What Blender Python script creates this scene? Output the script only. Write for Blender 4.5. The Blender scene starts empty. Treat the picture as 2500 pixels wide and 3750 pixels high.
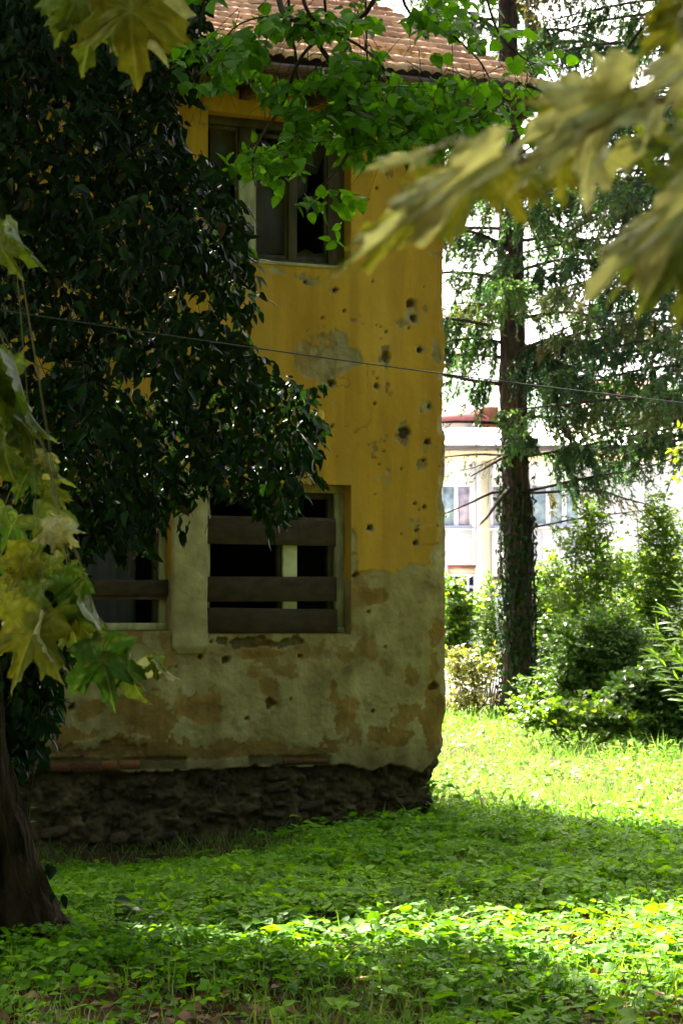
import bpy, math, random
import numpy as np
from mathutils import Matrix, Vector

random.seed(7)
RNG = np.random.default_rng(11)
SC = bpy.context.scene
COL = SC.collection
R = math.radians

# ------------------------------------------------------------------ camera, sky, sun, exposure
FPX = 7980.0
PITCH = math.atan(375 / FPX)
CP, SP = math.cos(PITCH), math.sin(PITCH)
CAMZ = 1.62
cam = bpy.data.cameras.new('camera')
cam.sensor_fit = 'VERTICAL'
cam.sensor_height = 23.5
cam.sensor_width = 15.667
cam.lens = FPX / 3750 * 23.5
cam.clip_start = 0.05
cam.clip_end = 9000
cam.dof.use_dof = True
cam.dof.focus_distance = 10.5
cam.dof.aperture_fstop = 6.3
cam_o = bpy.data.objects.new('camera', cam)
cam_o.location = (0, 0, CAMZ)
cam_o.rotation_euler = (R(90) + PITCH, 0, 0)
COL.objects.link(cam_o)
SC.camera = cam_o

SUN_EL = R(44.5)
SH = np.array([0.42, -0.907]); SH = SH / np.linalg.norm(SH)      # the way shadows fall on the ground
to_sun = Vector((-SH[0] * math.cos(SUN_EL), -SH[1] * math.cos(SUN_EL), math.sin(SUN_EL)))
W = bpy.data.worlds.new('World'); SC.world = W; W.use_nodes = True
wn = W.node_tree.nodes; wl = W.node_tree.links
bgn = wn['Background']
sky = wn.new('ShaderNodeTexSky'); sky.sky_type = 'NISHITA'; sky.sun_disc = False
sky.sun_elevation = SUN_EL
sky.sun_rotation = math.atan2(to_sun.x, to_sun.y)
sky.air_density = 0.45; sky.dust_density = 8.0; sky.ozone_density = 0.0
wl.new(sky.outputs[0], bgn.inputs[0])
bgn.inputs[1].default_value = 0.075
sun = bpy.data.lights.new('sun', 'SUN'); sun.energy = 5.0; sun.angle = R(0.53); sun.color = (1, 0.94, 0.84)
sun_o = bpy.data.objects.new('sun', sun); COL.objects.link(sun_o)
sun_o.rotation_euler = to_sun.to_track_quat('Z', 'Y').to_euler(); sun_o.location = (-6, 10, 14)
SC.view_settings.view_transform = 'Standard'
SC.view_settings.look = 'None'
SC.view_settings.gamma = 1.0
SC.view_settings.exposure = 3.55
SC.cycles.use_denoising = True
SC.cycles.max_bounces = 9
SC.cycles.diffuse_bounces = 4
SC.cycles.glossy_bounces = 3
SC.cycles.transmission_bounces = 6
SC.cycles.transparent_max_bounces = 8
SC.cycles.sample_clamp_indirect = 6.0
SC.cycles.caustics_reflective = False
SC.cycles.caustics_refractive = False


# ------------------------------------------------------------------ helpers
def P(px, py, Y):
    """world point on the sight line of a place in the photograph, at distance Y"""
    a = (np.asarray(px, float) - 1250) / FPX
    b = (1875 - np.asarray(py, float)) / FPX
    dy = CP - b * SP
    t = Y / dy
    return np.stack([a * t, np.broadcast_to(Y, np.shape(a * t)) * 1.0, CAMZ + (SP + b * CP) * t], -1)


def project(p):
    x, y, z = p[..., 0], p[..., 1], p[..., 2] - CAMZ
    d = y * CP + z * SP
    return 1250 + FPX * x / d, 1875 - FPX * (-y * SP + z * CP) / d


def hash2(ix, iy, seed):
    h = (ix.astype(np.int64) * 374761393 + iy.astype(np.int64) * 668265263 + seed * 1442695041) & 0xFFFFFFFF
    h = ((h ^ (h >> 13)) * 1274126177) & 0xFFFFFFFF
    return ((h ^ (h >> 16)) & 0xFFFF) / 65535.0


def vnoise(x, y, seed=0):
    x = np.asarray(x, float); y = np.asarray(y, float)
    ix = np.floor(x); iy = np.floor(y)
    fx = x - ix; fy = y - iy
    fx = fx * fx * (3 - 2 * fx); fy = fy * fy * (3 - 2 * fy)
    a = hash2(ix, iy, seed); b = hash2(ix + 1, iy, seed)
    c = hash2(ix, iy + 1, seed); d = hash2(ix + 1, iy + 1, seed)
    return (a * (1 - fx) + b * fx) * (1 - fy) + (c * (1 - fx) + d * fx) * fy


def fbm(x, y, seed=0, octv=4):
    s = 0; a = 0.5; t = 0
    for k in range(octv):
        s = s + a * vnoise(x * 2 ** k, y * 2 ** k, seed + k * 17); t += a; a *= 0.55
    return s / t


def sstep(a, b, x):
    t = np.clip((np.asarray(x, float) - a) / (b - a), 0, 1)
    return t * t * (3 - 2 * t)


class Acc:
    """collects vertices, faces and one number per vertex"""
    def __init__(s):
        s.v = []; s.t = []; s.q = []; s.r = []; s.n = 0

    def add(s, V, T=None, Q=None, rnd=0.5):
        V = np.asarray(V, float).reshape(-1, 3)
        if T is not None and len(T): s.t.append(np.asarray(T, int).reshape(-1, 3) + s.n)
        if Q is not None and len(Q): s.q.append(np.asarray(Q, int).reshape(-1, 4) + s.n)
        s.v.append(V); s.r.append(np.broadcast_to(np.asarray(rnd, float), (len(V),))); s.n += len(V)
        return s

    def mesh(s, name, smooth=True, extra=None):
        V = np.concatenate(s.v) if s.v else np.zeros((0, 3))
        T = np.concatenate(s.t) if s.t else np.zeros((0, 3), int)
        Q = np.concatenate(s.q) if s.q else np.zeros((0, 4), int)
        me = bpy.data.meshes.new(name)
        me.vertices.add(len(V)); me.vertices.foreach_set('co', V.astype(np.float32).ravel())
        nl = len(T) * 3 + len(Q) * 4
        me.loops.add(nl)
        me.loops.foreach_set('vertex_index', np.concatenate([T.ravel(), Q.ravel()]).astype(np.int32))
        me.polygons.add(len(T) + len(Q))
        st = np.concatenate([np.arange(len(T)) * 3, len(T) * 3 + np.arange(len(Q)) * 4]).astype(np.int32)
        me.polygons.foreach_set('loop_start', st)
        me.update(calc_edges=True)
        if smooth: me.polygons.foreach_set('use_smooth', np.ones(len(T) + len(Q), bool))
        at = me.attributes.new('rnd', 'FLOAT', 'POINT')
        at.data.foreach_set('value', np.concatenate(s.r).astype(np.float32) if s.r else np.zeros(0, np.float32))
        for k, a in (extra or {}).items():
            at = me.attributes.new(k, 'FLOAT', 'POINT'); at.data.foreach_set('value', np.asarray(a, np.float32))
        return me


def link(name, me, mat=None, parent=None, base=None, matrix=None):
    o = bpy.data.objects.new(name, me); COL.objects.link(o)
    if mat is not None and me is not None and not me.materials: me.materials.append(mat)
    if parent is not None: o.parent = parent
    m = Matrix.Identity(4) if matrix is None else matrix
    if base is not None: m = Matrix.Translation(-Vector(base)) @ m
    o.matrix_local = m
    return o


def thing(name, label, cat, loc=(0, 0, 0), group=None):
    o = bpy.data.objects.new(name, None); COL.objects.link(o)
    o.location = loc; o.empty_display_size = 0.2
    tag(o, label, cat, group)
    return o


def tag(o, label, cat, group=None):
    o['label'] = label; o['category'] = cat
    if group: o['group'] = group
    return o


def tube(pts, rad, n=6, cap=True):
    pts = np.asarray(pts, float); rad = np.broadcast_to(np.asarray(rad, float), (len(pts),))
    tg = np.gradient(pts, axis=0); tg /= np.linalg.norm(tg, axis=1)[:, None] + 1e-9
    ref = np.array([0.31, 0.2, 0.93]) if abs(tg[0][2]) < 0.9 else np.array([0.9, 0.4, 0.1])
    V = []
    for p, t, r in zip(pts, tg, rad):
        a = np.cross(t, ref); a /= np.linalg.norm(a) + 1e-9; b = np.cross(t, a)
        an = np.arange(n) * 2 * math.pi / n
        V.append(p + r * (np.cos(an)[:, None] * a + np.sin(an)[:, None] * b))
    V = np.concatenate(V); Q = []
    for k in range(len(pts) - 1):
        for j in range(n):
            Q.append((k * n + j, k * n + (j + 1) % n, (k + 1) * n + (j + 1) % n, (k + 1) * n + j))
    T = []
    if cap:
        m = (len(pts) - 1) * n
        for j in range(1, n - 1): T.append((m, m + j, m + j + 1)); T.append((0, j + 1, j))
    return V, T, Q


def box(x0, x1, y0, y1, z0, z1):
    V = [(x, y, z) for z in (z0, z1) for y in (y0, y1) for x in (x0, x1)]
    Q = [(0, 2, 3, 1), (4, 5, 7, 6), (0, 1, 5, 4), (2, 6, 7, 3), (0, 4, 6, 2), (1, 3, 7, 5)]
    return np.array(V, float), Q


def frames(ydir, nrm):
    """rotation matrices whose Y is ydir and whose Z is close to nrm"""
    y = ydir / (np.linalg.norm(ydir, axis=-1, keepdims=True) + 1e-9)
    x = np.cross(y, nrm); x /= np.linalg.norm(x, axis=-1, keepdims=True) + 1e-9
    z = np.cross(x, y)
    return np.stack([x, y, z], -1)


def scatter(acc, tv, tt, pos, rot, scale, rnd):
    n = len(pos); m = len(tv)
    scale = np.broadcast_to(np.asarray(scale, float), (n,))
    V = np.einsum('nij,mj->nmi', rot, tv) * scale[:, None, None] + pos[:, None, :]
    T = tt[None] + (np.arange(n) * m)[:, None, None]
    acc.add(V.reshape(-1, 3), T=T.reshape(-1, 3), rnd=np.repeat(rnd, m))


def leaf_template(width=0.6, fold=0.12, droop=0.2, shape='ovate', waist=0.4):
    """a leaf of length 1 along +Y, folded along its midrib: rows of left, middle, right points"""
    prof = {'ovate': [(0, 0.02), (0.18, 0.78), (waist, 1.0), (0.7, 0.62), (1, 0.0)],
            'heart': [(-0.05, 0.30), (0.16, 0.93), (waist, 1.0), (0.74, 0.58), (1, 0.0)],
            'lance': [(0, 0.05), (0.25, 0.8), (0.45, 1.0), (0.75, 0.55), (1, 0.0)],
            'small': [(0, 0.05), (0.45, 1.0), (1, 0.0)],
            'ivy': [(-0.04, 0.35), (0.10, 0.80), (0.30, 1.0), (0.45, 0.62), (0.75, 0.36), (1, 0.0)]}[shape]
    V = []; T = []
    for y, w in prof:
        d = -droop * y * y
        V += [(-w * width / 2, y, d + fold * w), (0, max(y, 0.02), d), (w * width / 2, y, d + fold * w)]
    for k in range(len(prof) - 1):
        a = 3 * k
        for c in (0, 1): T += [(a + c, a + c + 1, a + c + 4), (a + c, a + c + 4, a + c + 3)]
    V = np.array(V, float); T = np.array(T, int)
    return V, T


def leaf_template_small(width=0.5, fold=0.1, droop=0.15):
    V = np.array([(0, 0, 0), (-width / 2, 0.42, fold - droop * .2), (0, 0.5, -droop * .25), (width / 2, 0.42, fold - droop * .2), (0, 1, -droop)], float)
    T = np.array([(0, 2, 1), (0, 3, 2), (1, 2, 4), (2, 3, 4)])
    return V, T


def unit(v):
    return v / (np.linalg.norm(v, axis=-1, keepdims=True) + 1e-9)


def in_poly(px, py, poly):
    c = np.zeros(np.shape(px), bool); n = len(poly)
    for i in range(n):
        (x1, y1), (x2, y2) = poly[i], poly[(i + 1) % n]
        k = ((y1 > py) != (y2 > py)) & (px < (x2 - x1) * (py - y1) / ((y2 - y1) or 1e-9) + x1)
        c ^= k
    return c


def edge_dist(px, py, poly):
    d = np.full(np.shape(px), 1e9); n = len(poly)
    for i in range(n):
        (x1, y1), (x2, y2) = poly[i], poly[(i + 1) % n]
        dx, dy = x2 - x1, y2 - y1
        t = np.clip(((px - x1) * dx + (py - y1) * dy) / (dx * dx + dy * dy + 1e-9), 0, 1)
        d = np.minimum(d, np.hypot(px - x1 - t * dx, py - y1 - t * dy))
    return d


def smooth_line(pts, n):
    pts = np.asarray(pts, float)
    t = np.linspace(0, len(pts) - 1, n); i = np.clip(t.astype(int), 0, len(pts) - 2); f = (t - i)[:, None]
    p0 = pts[np.maximum(i - 1, 0)]; p1 = pts[i]; p2 = pts[i + 1]; p3 = pts[np.minimum(i + 2, len(pts) - 1)]
    return 0.5 * (2 * p1 + (p2 - p0) * f + (2 * p0 - 5 * p1 + 4 * p2 - p3) * f ** 2 + (3 * p1 - p0 - 3 * p2 + p3) * f ** 3)


# ------------------------------------------------------------------ materials
def new_mat(name):
    m = bpy.data.materials.new(name); m.use_nodes = True
    nt = m.node_tree; bs = nt.nodes['Principled BSDF']
    return m, nt, nt.nodes, nt.links, bs


def ramp(nodes, stops):
    r = nodes.new('ShaderNodeValToRGB'); e = r.color_ramp.elements
    while len(e) < len(stops): e.new(0.5)
    for k, (p, c) in enumerate(stops): e[k].position = p; e[k].color = (*c, 1)
    return r


def leaf_mat(name, stops, trans=0.4, rough=0.45, spec=0.4, tcol=(1.25, 1.3, 0.55), vein=False):
    m, nt, N, L, bs = new_mat(name)
    at = N.new('ShaderNodeAttribute'); at.attribute_name = 'rnd'
    rp = ramp(N, stops); L.new(at.outputs['Fac'], rp.inputs[0])
    col = rp.outputs[0]
    tc = N.new('ShaderNodeTexCoord'); nz = N.new('ShaderNodeTexNoise'); nz.inputs['Scale'].default_value = 9 if vein else 22
    L.new(tc.outputs['Object'], nz.inputs['Vector'])
    mr = N.new('ShaderNodeMapRange'); mr.inputs[1].default_value = 0.3; mr.inputs[2].default_value = 0.7
    mr.inputs[3].default_value = 0.72; mr.inputs[4].default_value = 1.22
    L.new(nz.outputs[0], mr.inputs[0])
    mx = N.new('ShaderNodeMixRGB'); mx.blend_type = 'MULTIPLY'; mx.inputs[0].default_value = 1
    L.new(col, mx.inputs[1]); L.new(mr.outputs[0], mx.inputs[2]); col = mx.outputs[0]
    if vein:
        av = N.new('ShaderNodeAttribute'); av.attribute_name = 'vein'
        m2 = N.new('ShaderNodeMixRGB'); m2.inputs[2].default_value = (0.42, 0.42, 0.13, 1)
        ml = N.new('ShaderNodeMath'); ml.operation = 'MULTIPLY'; ml.inputs[1].default_value = 0.45
        L.new(av.outputs['Fac'], ml.inputs[0]); L.new(ml.outputs[0], m2.inputs[0]); L.new(col, m2.inputs[1]); col = m2.outputs[0]
        ab = N.new('ShaderNodeAttribute'); ab.attribute_name = 'brown'
        m3 = N.new('ShaderNodeMixRGB'); m3.inputs[2].default_value = (0.16, 0.07, 0.02, 1)
        L.new(ab.outputs['Fac'], m3.inputs[0]); L.new(col, m3.inputs[1]); col = m3.outputs[0]
        bp = N.new('ShaderNodeBump'); bp.inputs['Strength'].default_value = 0.35; bp.inputs['Distance'].default_value = 0.004
        n2 = N.new('ShaderNodeTexNoise'); n2.inputs['Scale'].default_value = 30; L.new(tc.outputs['Object'], n2.inputs['Vector'])
        L.new(n2.outputs[0], bp.inputs['Height']); L.new(bp.outputs[0], bs.inputs['Normal'])
    L.new(col, bs.inputs['Base Color'])
    bs.inputs['Roughness'].default_value = rough
    bs.inputs['Specular IOR Level'].default_value = spec
    tr = N.new('ShaderNodeBsdfTranslucent')
    m4 = N.new('ShaderNodeMixRGB'); m4.blend_type = 'MULTIPLY'; m4.inputs[0].default_value = 1; m4.inputs[2].default_value = (*tcol, 1)
    L.new(col, m4.inputs[1]); L.new(m4.outputs[0], tr.inputs[0])
    ms = N.new('ShaderNodeMixShader'); ms.inputs[0].default_value = trans
    L.new(bs.outputs[0], ms.inputs[1]); L.new(tr.outputs[0], ms.inputs[2])
    L.new(ms.outputs[0], N['Material Output'].inputs['Surface'])
    return m


def rough_mat(name, c1, c2, scale=8, rough=0.85, bump=0.3, dist=0.01, stretch=(1, 1, 1), detail=8, spec=0.3, c3=None, objrand=0.0):
    m, nt, N, L, bs = new_mat(name)
    tc = N.new('ShaderNodeTexCoord'); mp = N.new('ShaderNodeMapping'); mp.inputs['Scale'].default_value = stretch
    L.new(tc.outputs['Object'], mp.inputs[0])
    nz = N.new('ShaderNodeTexNoise'); nz.inputs['Scale'].default_value = scale; nz.inputs['Detail'].default_value = detail
    L.new(mp.outputs[0], nz.inputs['Vector'])
    st = [(0.32, c1), (0.68, c2)]
    if c3: st = [(0.3, c1), (0.55, c2), (0.75, c3)]
    rp = ramp(N, st); L.new(nz.outputs[0], rp.inputs[0]); col = rp.outputs[0]
    if objrand:
        oi = N.new('ShaderNodeObjectInfo'); mr = N.new('ShaderNodeMapRange')
        mr.inputs[3].default_value = 1 - objrand; mr.inputs[4].default_value = 1 + objrand
        L.new(oi.outputs['Random'], mr.inputs[0])
        mx = N.new('ShaderNodeMixRGB'); mx.blend_type = 'MULTIPLY'; mx.inputs[0].default_value = 1
        L.new(col, mx.inputs[1]); L.new(mr.outputs[0], mx.inputs[2]); col = mx.outputs[0]
    L.new(col, bs.inputs['Base Color']); bs.inputs['Roughness'].default_value = rough
    bs.inputs['Specular IOR Level'].default_value = spec
    n2 = N.new('ShaderNodeTexNoise'); n2.inputs['Scale'].default_value = scale * 3; n2.inputs['Detail'].default_value = 6
    L.new(mp.outputs[0], n2.inputs['Vector'])
    bp = N.new('ShaderNodeBump'); bp.inputs['Strength'].default_value = bump; bp.inputs['Distance'].default_value = dist
    L.new(n2.outputs[0], bp.inputs['Height']); L.new(bp.outputs[0], bs.inputs['Normal'])
    return m


M = {}
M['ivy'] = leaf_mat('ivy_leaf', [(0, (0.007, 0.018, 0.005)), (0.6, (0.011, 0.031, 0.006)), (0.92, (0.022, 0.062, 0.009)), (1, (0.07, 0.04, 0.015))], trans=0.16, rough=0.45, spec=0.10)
M['linden'] = leaf_mat('linden_leaf', [(0, (0.045, 0.125, 0.008)), (0.5, (0.065, 0.18, 0.008)), (1, (0.095, 0.23, 0.010))], trans=0.55, rough=0.5, spec=0.16, tcol=(1.8, 1.85, 0.45))
M['plane'] = leaf_mat('plane_leaf', [(0, (0.06, 0.15, 0.015)), (0.35, (0.13, 0.185, 0.02)), (0.7, (0.21, 0.20, 0.016)), (0.9, (0.43, 0.43, 0.26)), (1, (0.50, 0.50, 0.33))], trans=0.42, rough=0.5, spec=0.2, tcol=(1.1, 1.15, 0.6), vein=True)
M['cover'] = leaf_mat('ground_cover_leaf', [(0, (0.05, 0.135, 0.006)), (0.55, (0.088, 0.225, 0.008)), (1, (0.155, 0.31, 0.012))], trans=0.45, rough=0.6, spec=0.08, tcol=(1.6, 1.5, 0.35))
M['meadow'] = leaf_mat('meadow_grass_blade', [(0, (0.075, 0.17, 0.025)), (0.6, (0.12, 0.235, 0.04)), (1, (0.24, 0.28, 0.10))], trans=0.42, rough=0.6, spec=0.1, tcol=(1.25, 1.4, 0.6))
M['grass'] = leaf_mat('grass_blade', [(0, (0.06, 0.12, 0.015)), (0.6, (0.11, 0.19, 0.02)), (1, (0.22, 0.24, 0.06))], trans=0.4, rough=0.5, spec=0.3, tcol=(1.3, 1.4, 0.5))
M['shrub'] = leaf_mat('shrub_leaf', [(0, (0.045, 0.10, 0.012)), (0.6, (0.085, 0.17, 0.015)), (1, (0.19, 0.27, 0.022))], trans=0.52, rough=0.45, spec=0.2, tcol=(1.7, 1.65, 0.4))
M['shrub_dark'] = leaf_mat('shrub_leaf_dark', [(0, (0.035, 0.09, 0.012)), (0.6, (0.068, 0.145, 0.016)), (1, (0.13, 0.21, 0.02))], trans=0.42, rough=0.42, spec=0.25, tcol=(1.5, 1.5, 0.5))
M['shrub_yellow'] = leaf_mat('shrub_leaf_yellow', [(0, (0.10, 0.15, 0.02)), (0.6, (0.19, 0.20, 0.04)), (1, (0.30, 0.23, 0.07))], trans=0.4, rough=0.5, spec=0.3, tcol=(1.3, 1.3, 0.5))
M['spruce'] = leaf_mat('spruce_needle', [(0, (0.022, 0.062, 0.02)), (0.5, (0.04, 0.10, 0.024)), (0.85, (0.08, 0.135, 0.025)), (1, (0.10, 0.08, 0.03))], trans=0.34, rough=0.5, spec=0.3, tcol=(1.3, 1.5, 0.7))
M['dry'] = leaf_mat('dry_leaf', [(0, (0.06, 0.03, 0.015)), (0.5, (0.13, 0.065, 0.025)), (1, (0.22, 0.14, 0.06))], trans=0.15, rough=0.7, spec=0.2, tcol=(1.2, 0.9, 0.5))
M['bark'] = rough_mat('bark', (0.008, 0.005, 0.002), (0.062, 0.038, 0.018), 6, 0.95, 1.0, 0.06, (2.4, 2.4, 0.5), spec=0.1)
M['bark_spruce'] = rough_mat('spruce_bark', (0.022, 0.015, 0.010), (0.085, 0.058, 0.036), 9, 0.9, 1.0, 0.04, (2.0, 2.0, 0.5))
M['twig'] = rough_mat('twig_bark', (0.022, 0.015, 0.009), (0.06, 0.042, 0.025), 30, 0.85, 0.3, 0.004)
M['twig_green'] = rough_mat('green_twig', (0.10, 0.11, 0.03), (0.20, 0.17, 0.06), 30, 0.7, 0.2, 0.002)
M['soil'] = rough_mat('soil', (0.016, 0.010, 0.004), (0.048, 0.031, 0.011), 3.5, 0.95, 0.7, 0.03, c3=(0.04, 0.055, 0.010), spec=0.05)
M['stone'] = rough_mat('rubble_stone', (0.030, 0.020, 0.009), (0.095, 0.066, 0.028), 12, 0.95, 0.8, 0.02, objrand=0.55)
M['brick'] = rough_mat('brick', (0.06, 0.034, 0.014), (0.19, 0.06, 0.02), 9, 0.92, 0.6, 0.008, c3=(0.12, 0.085, 0.035), objrand=0.45)
M['cream'] = rough_mat('cream_render', (0.24, 0.19, 0.075), (0.42, 0.36, 0.16), 6, 0.9, 0.7, 0.012)
M['frame'] = rough_mat('peeling_cream_paint', (0.20, 0.17, 0.08), (0.46, 0.42, 0.22), 14, 0.7, 0.4, 0.004, (1, 1, 0.3))
M['frame_old'] = rough_mat('old_olive_frame_paint', (0.030, 0.022, 0.007), (0.085, 0.064, 0.022), 10, 0.75, 0.4, 0.004, (1, 1, 0.3))
M['mullion'] = rough_mat('pale_cream_paint', (0.46, 0.42, 0.22), (0.62, 0.58, 0.34), 9, 0.6, 0.2, 0.002)
M['board'] = rough_mat('dark_board', (0.020, 0.011, 0.003), (0.050, 0.029, 0.008), 7, 0.7, 0.4, 0.004, (0.25, 3, 3), objrand=0.2)
M['wood'] = rough_mat('brown_eaves_wood', (0.05, 0.026, 0.012), (0.13, 0.07, 0.03), 6, 0.8, 0.4, 0.004, (0.4, 2, 2))
M['tile'] = rough_mat('clay_tile', (0.38, 0.15, 0.07), (0.65, 0.34, 0.18), 7, 0.85, 0.5, 0.006, c3=(0.66, 0.47, 0.29), objrand=0.3)
M['gutter'] = rough_mat('rusty_gutter', (0.06, 0.03, 0.025), (0.15, 0.085, 0.07), 6, 0.5, 0.2, 0.003)
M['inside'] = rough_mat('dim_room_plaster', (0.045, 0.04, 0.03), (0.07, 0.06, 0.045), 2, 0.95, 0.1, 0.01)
M['curtain'] = rough_mat('grey_curtain', (0.06, 0.056, 0.058), (0.10, 0.095, 0.098), 3, 0.9, 0.1, 0.01, (2, 2, 0.3))
M['wire'] = rough_mat('grey_cable', (0.02, 0.02, 0.02), (0.05, 0.05, 0.05), 20, 0.6, 0.1, 0.001)
M['white'] = rough_mat('white_render', (0.74, 0.73, 0.70), (0.80, 0.79, 0.75), 0.7, 0.9, 0.1, 0.01)
M['pale_yellow'] = rough_mat('pale_yellow_render', (0.70, 0.62, 0.38), (0.78, 0.70, 0.46), 0.7, 0.9, 0.1, 0.01)
M['eave_grey'] = rough_mat('grey_eave', (0.07, 0.06, 0.06), (0.12, 0.105, 0.105), 2, 0.7, 0.1, 0.01)
M['roof_red'] = rough_mat('red_roof_sheet', (0.40, 0.10, 0.08), (0.52, 0.17, 0.14), 1.5, 0.7, 0.2, 0.02)
M['roof_pale'] = rough_mat('pale_roof_sheet', (0.52, 0.48, 0.46), (0.66, 0.62, 0.60), 1.2, 0.6, 0.2, 0.02)
M['upvc'] = rough_mat('white_window_frame', (0.74, 0.74, 0.78), (0.8, 0.8, 0.84), 3, 0.4, 0.05, 0.001)
M['lintel_red'] = rough_mat('dark_red_lintel', (0.20, 0.05, 0.045), (0.28, 0.08, 0.07), 3, 0.6, 0.1, 0.003)
M['hill'] = rough_mat('wooded_hill', (0.03, 0.05, 0.022), (0.055, 0.085, 0.03), 0.02, 0.95, 0.0, 0.01)


def glass_mat(name, base, rough, spec=0.5):
    m, nt, N, L, bs = new_mat(name)
    tc = N.new('ShaderNodeTexCoord'); nz = N.new('ShaderNodeTexNoise'); nz.inputs['Scale'].default_value = 5; nz.inputs['Detail'].default_value = 6
    L.new(tc.outputs['Object'], nz.inputs['Vector'])
    rp = ramp(N, [(0.3, tuple(c * 0.6 for c in base)), (0.7, tuple(c * 1.3 for c in base))]); L.new(nz.outputs[0], rp.inputs[0])
    L.new(rp.outputs[0], bs.inputs['Base Color'])
    bs.inputs['Roughness'].default_value = rough; bs.inputs['Specular IOR Level'].default_value = spec
    return m


M['dusty_glass'] = glass_mat('dusty_glass', (0.034, 0.027, 0.011), 0.5, 0.2)
M['far_glass'] = glass_mat('far_window_glass', (0.30, 0.40, 0.44), 0.15)
M['far_dark_glass'] = glass_mat('far_dark_glass', (0.035, 0.035, 0.045), 0.2)
M['far_blind'] = glass_mat('far_lilac_blind', (0.42, 0.37, 0.43), 0.5)


def wall_mat():
    m, nt, N, L, bs = new_mat('weathered_yellow_render')
    def attr(n):
        a = N.new('ShaderNodeAttribute'); a.attribute_name = n; return a.outputs['Fac']
    tc = N.new('ShaderNodeTexCoord')
    def noise(s, d=6, st=(1, 1, 1)):
        mp = N.new('ShaderNodeMapping'); mp.inputs['Scale'].default_value = st; L.new(tc.outputs['Object'], mp.inputs[0])
        n = N.new('ShaderNodeTexNoise'); n.inputs['Scale'].default_value = s; n.inputs['Detail'].default_value = d
        L.new(mp.outputs[0], n.inputs['Vector']); return n.outputs[0]
    def mix(f, a, b, blend='MIX'):
        x = N.new('ShaderNodeMixRGB'); x.blend_type = blend
        for k, s in ((0, f), (1, a), (2, b)):
            if isinstance(s, (int, float)): x.inputs[k].default_value = s
            elif isinstance(s, tuple): x.inputs[k].default_value = (*s, 1)
            else: L.new(s, x.inputs[k])
        return x.outputs[0]
    y = ramp(N, [(0.22, (0.38, 0.195, 0.018)), (0.5, (0.50, 0.275, 0.024)), (0.8, (0.58, 0.345, 0.055))]); L.new(noise(1.6, 7, (1, 1, 0.45)), y.inputs[0])
    g = ramp(N, [(0.25, (0.19, 0.135, 0.048)), (0.48, (0.335, 0.262, 0.105)), (0.75, (0.46, 0.38, 0.175))]); L.new(noise(4.2, 9), g.inputs[0])
    o = ramp(N, [(0.3, (0.20, 0.115, 0.025)), (0.7, (0.34, 0.20, 0.05))]); L.new(noise(5, 6), o.inputs[0])
    d = ramp(N, [(0.3, (0.028, 0.018, 0.008)), (0.55, (0.070, 0.048, 0.020)), (0.8, (0.14, 0.10, 0.045))]); L.new(noise(7, 9), d.inputs[0])
    b = ramp(N, [(0.3, (0.16, 0.045, 0.016)), (0.7, (0.34, 0.10, 0.03))]); L.new(noise(9, 6), b.inputs[0])
    c = mix(attr('ochre'), g.outputs[0], o.outputs[0])
    c = mix(attr('paint'), c, y.outputs[0])
    st = ramp(N, [(0.42, (0.58, 0.55, 0.5)), (0.62, (1, 1, 1))]); L.new(noise(3, 8, (2.2, 2.2, 0.25)), st.inputs[0])
    c = mix(0.45, c, mix(1.0, c, st.outputs[0], 'MULTIPLY'))
    c = mix(attr('stain'), c, d.outputs[0])
    c = mix(attr('brickm'), c, b.outputs[0])
    c = mix(attr('plinth'), c, d.outputs[0])
    c = mix(attr('hole'), c, (0.06, 0.046, 0.026))
    L.new(c, bs.inputs['Base Color'])
    bs.inputs['Roughness'].default_value = 0.93; bs.inputs['Specular IOR Level'].default_value = 0.2
    bp = N.new('ShaderNodeBump'); bp.inputs['Strength'].default_value = 0.9; bp.inputs['Distance'].default_value = 0.014
    mr = N.new('ShaderNodeMapRange'); mr.inputs[3].default_value = 0.62; mr.inputs[4].default_value = 0.2
    L.new(attr('paint'), mr.inputs[0]); L.new(mr.outputs[0], bp.inputs['Strength'])
    L.new(noise(26, 9), bp.inputs['Height']); L.new(bp.outputs[0], bs.inputs['Normal'])
    return m


M['wall'] = wall_mat()


# ------------------------------------------------------------------ ground
def ground_z(x, y):
    x = np.asarray(x, float); y = np.asarray(y, float)
    dip = -(0.13 + 0.19 * sstep(0.5, -1.9, x)) * sstep(12.0, 16.0, y) * (1 - sstep(22, 28, y))
    nz = (fbm(x * 0.8, y * 0.8, 5, 3) - 0.5) * 0.10 * (1 - sstep(40, 60, y))
    far = -1.2 * sstep(36, 62, y)
    return dip + nz * sstep(3, 8, np.abs(y)) + far * 0


def make_ground():
    xs = np.concatenate([[-7000, -1500, -500, -150, -60, -30, -18], np.arange(-12, 12.01, 0.2), [18, 30, 60, 150, 500, 1500, 7000]])
    ys = np.concatenate([[-7000, -1000, -200, -40, -12, -4], np.arange(0, 42.01, 0.2), [48, 60, 80, 120, 250, 600, 1500, 7000]])
    X, Y = np.meshgrid(xs, ys)
    V = np.stack([X, Y, ground_z(X, Y)], -1).reshape(-1, 3)
    nx = len(xs); i = np.arange((len(ys) - 1) * (nx - 1)); r = i // (nx - 1); c = i % (nx - 1); a = r * nx + c
    Q = np.stack([a, a + 1, a + 1 + nx, a + nx], 1)
    o = link('ground', Acc().add(V, Q=Q).mesh('ground'), M['soil']); o['kind'] = 'structure'


make_ground()

# ------------------------------------------------------------------ the house
TH = R(25.0)
CORNER = P(1638, 2250, 19.0)
UD = np.array([-math.cos(TH), -math.sin(TH), 0])      # along the facade, away from the corner
ND = np.array([math.sin(TH), -math.cos(TH), 0])       # out of the facade


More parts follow.
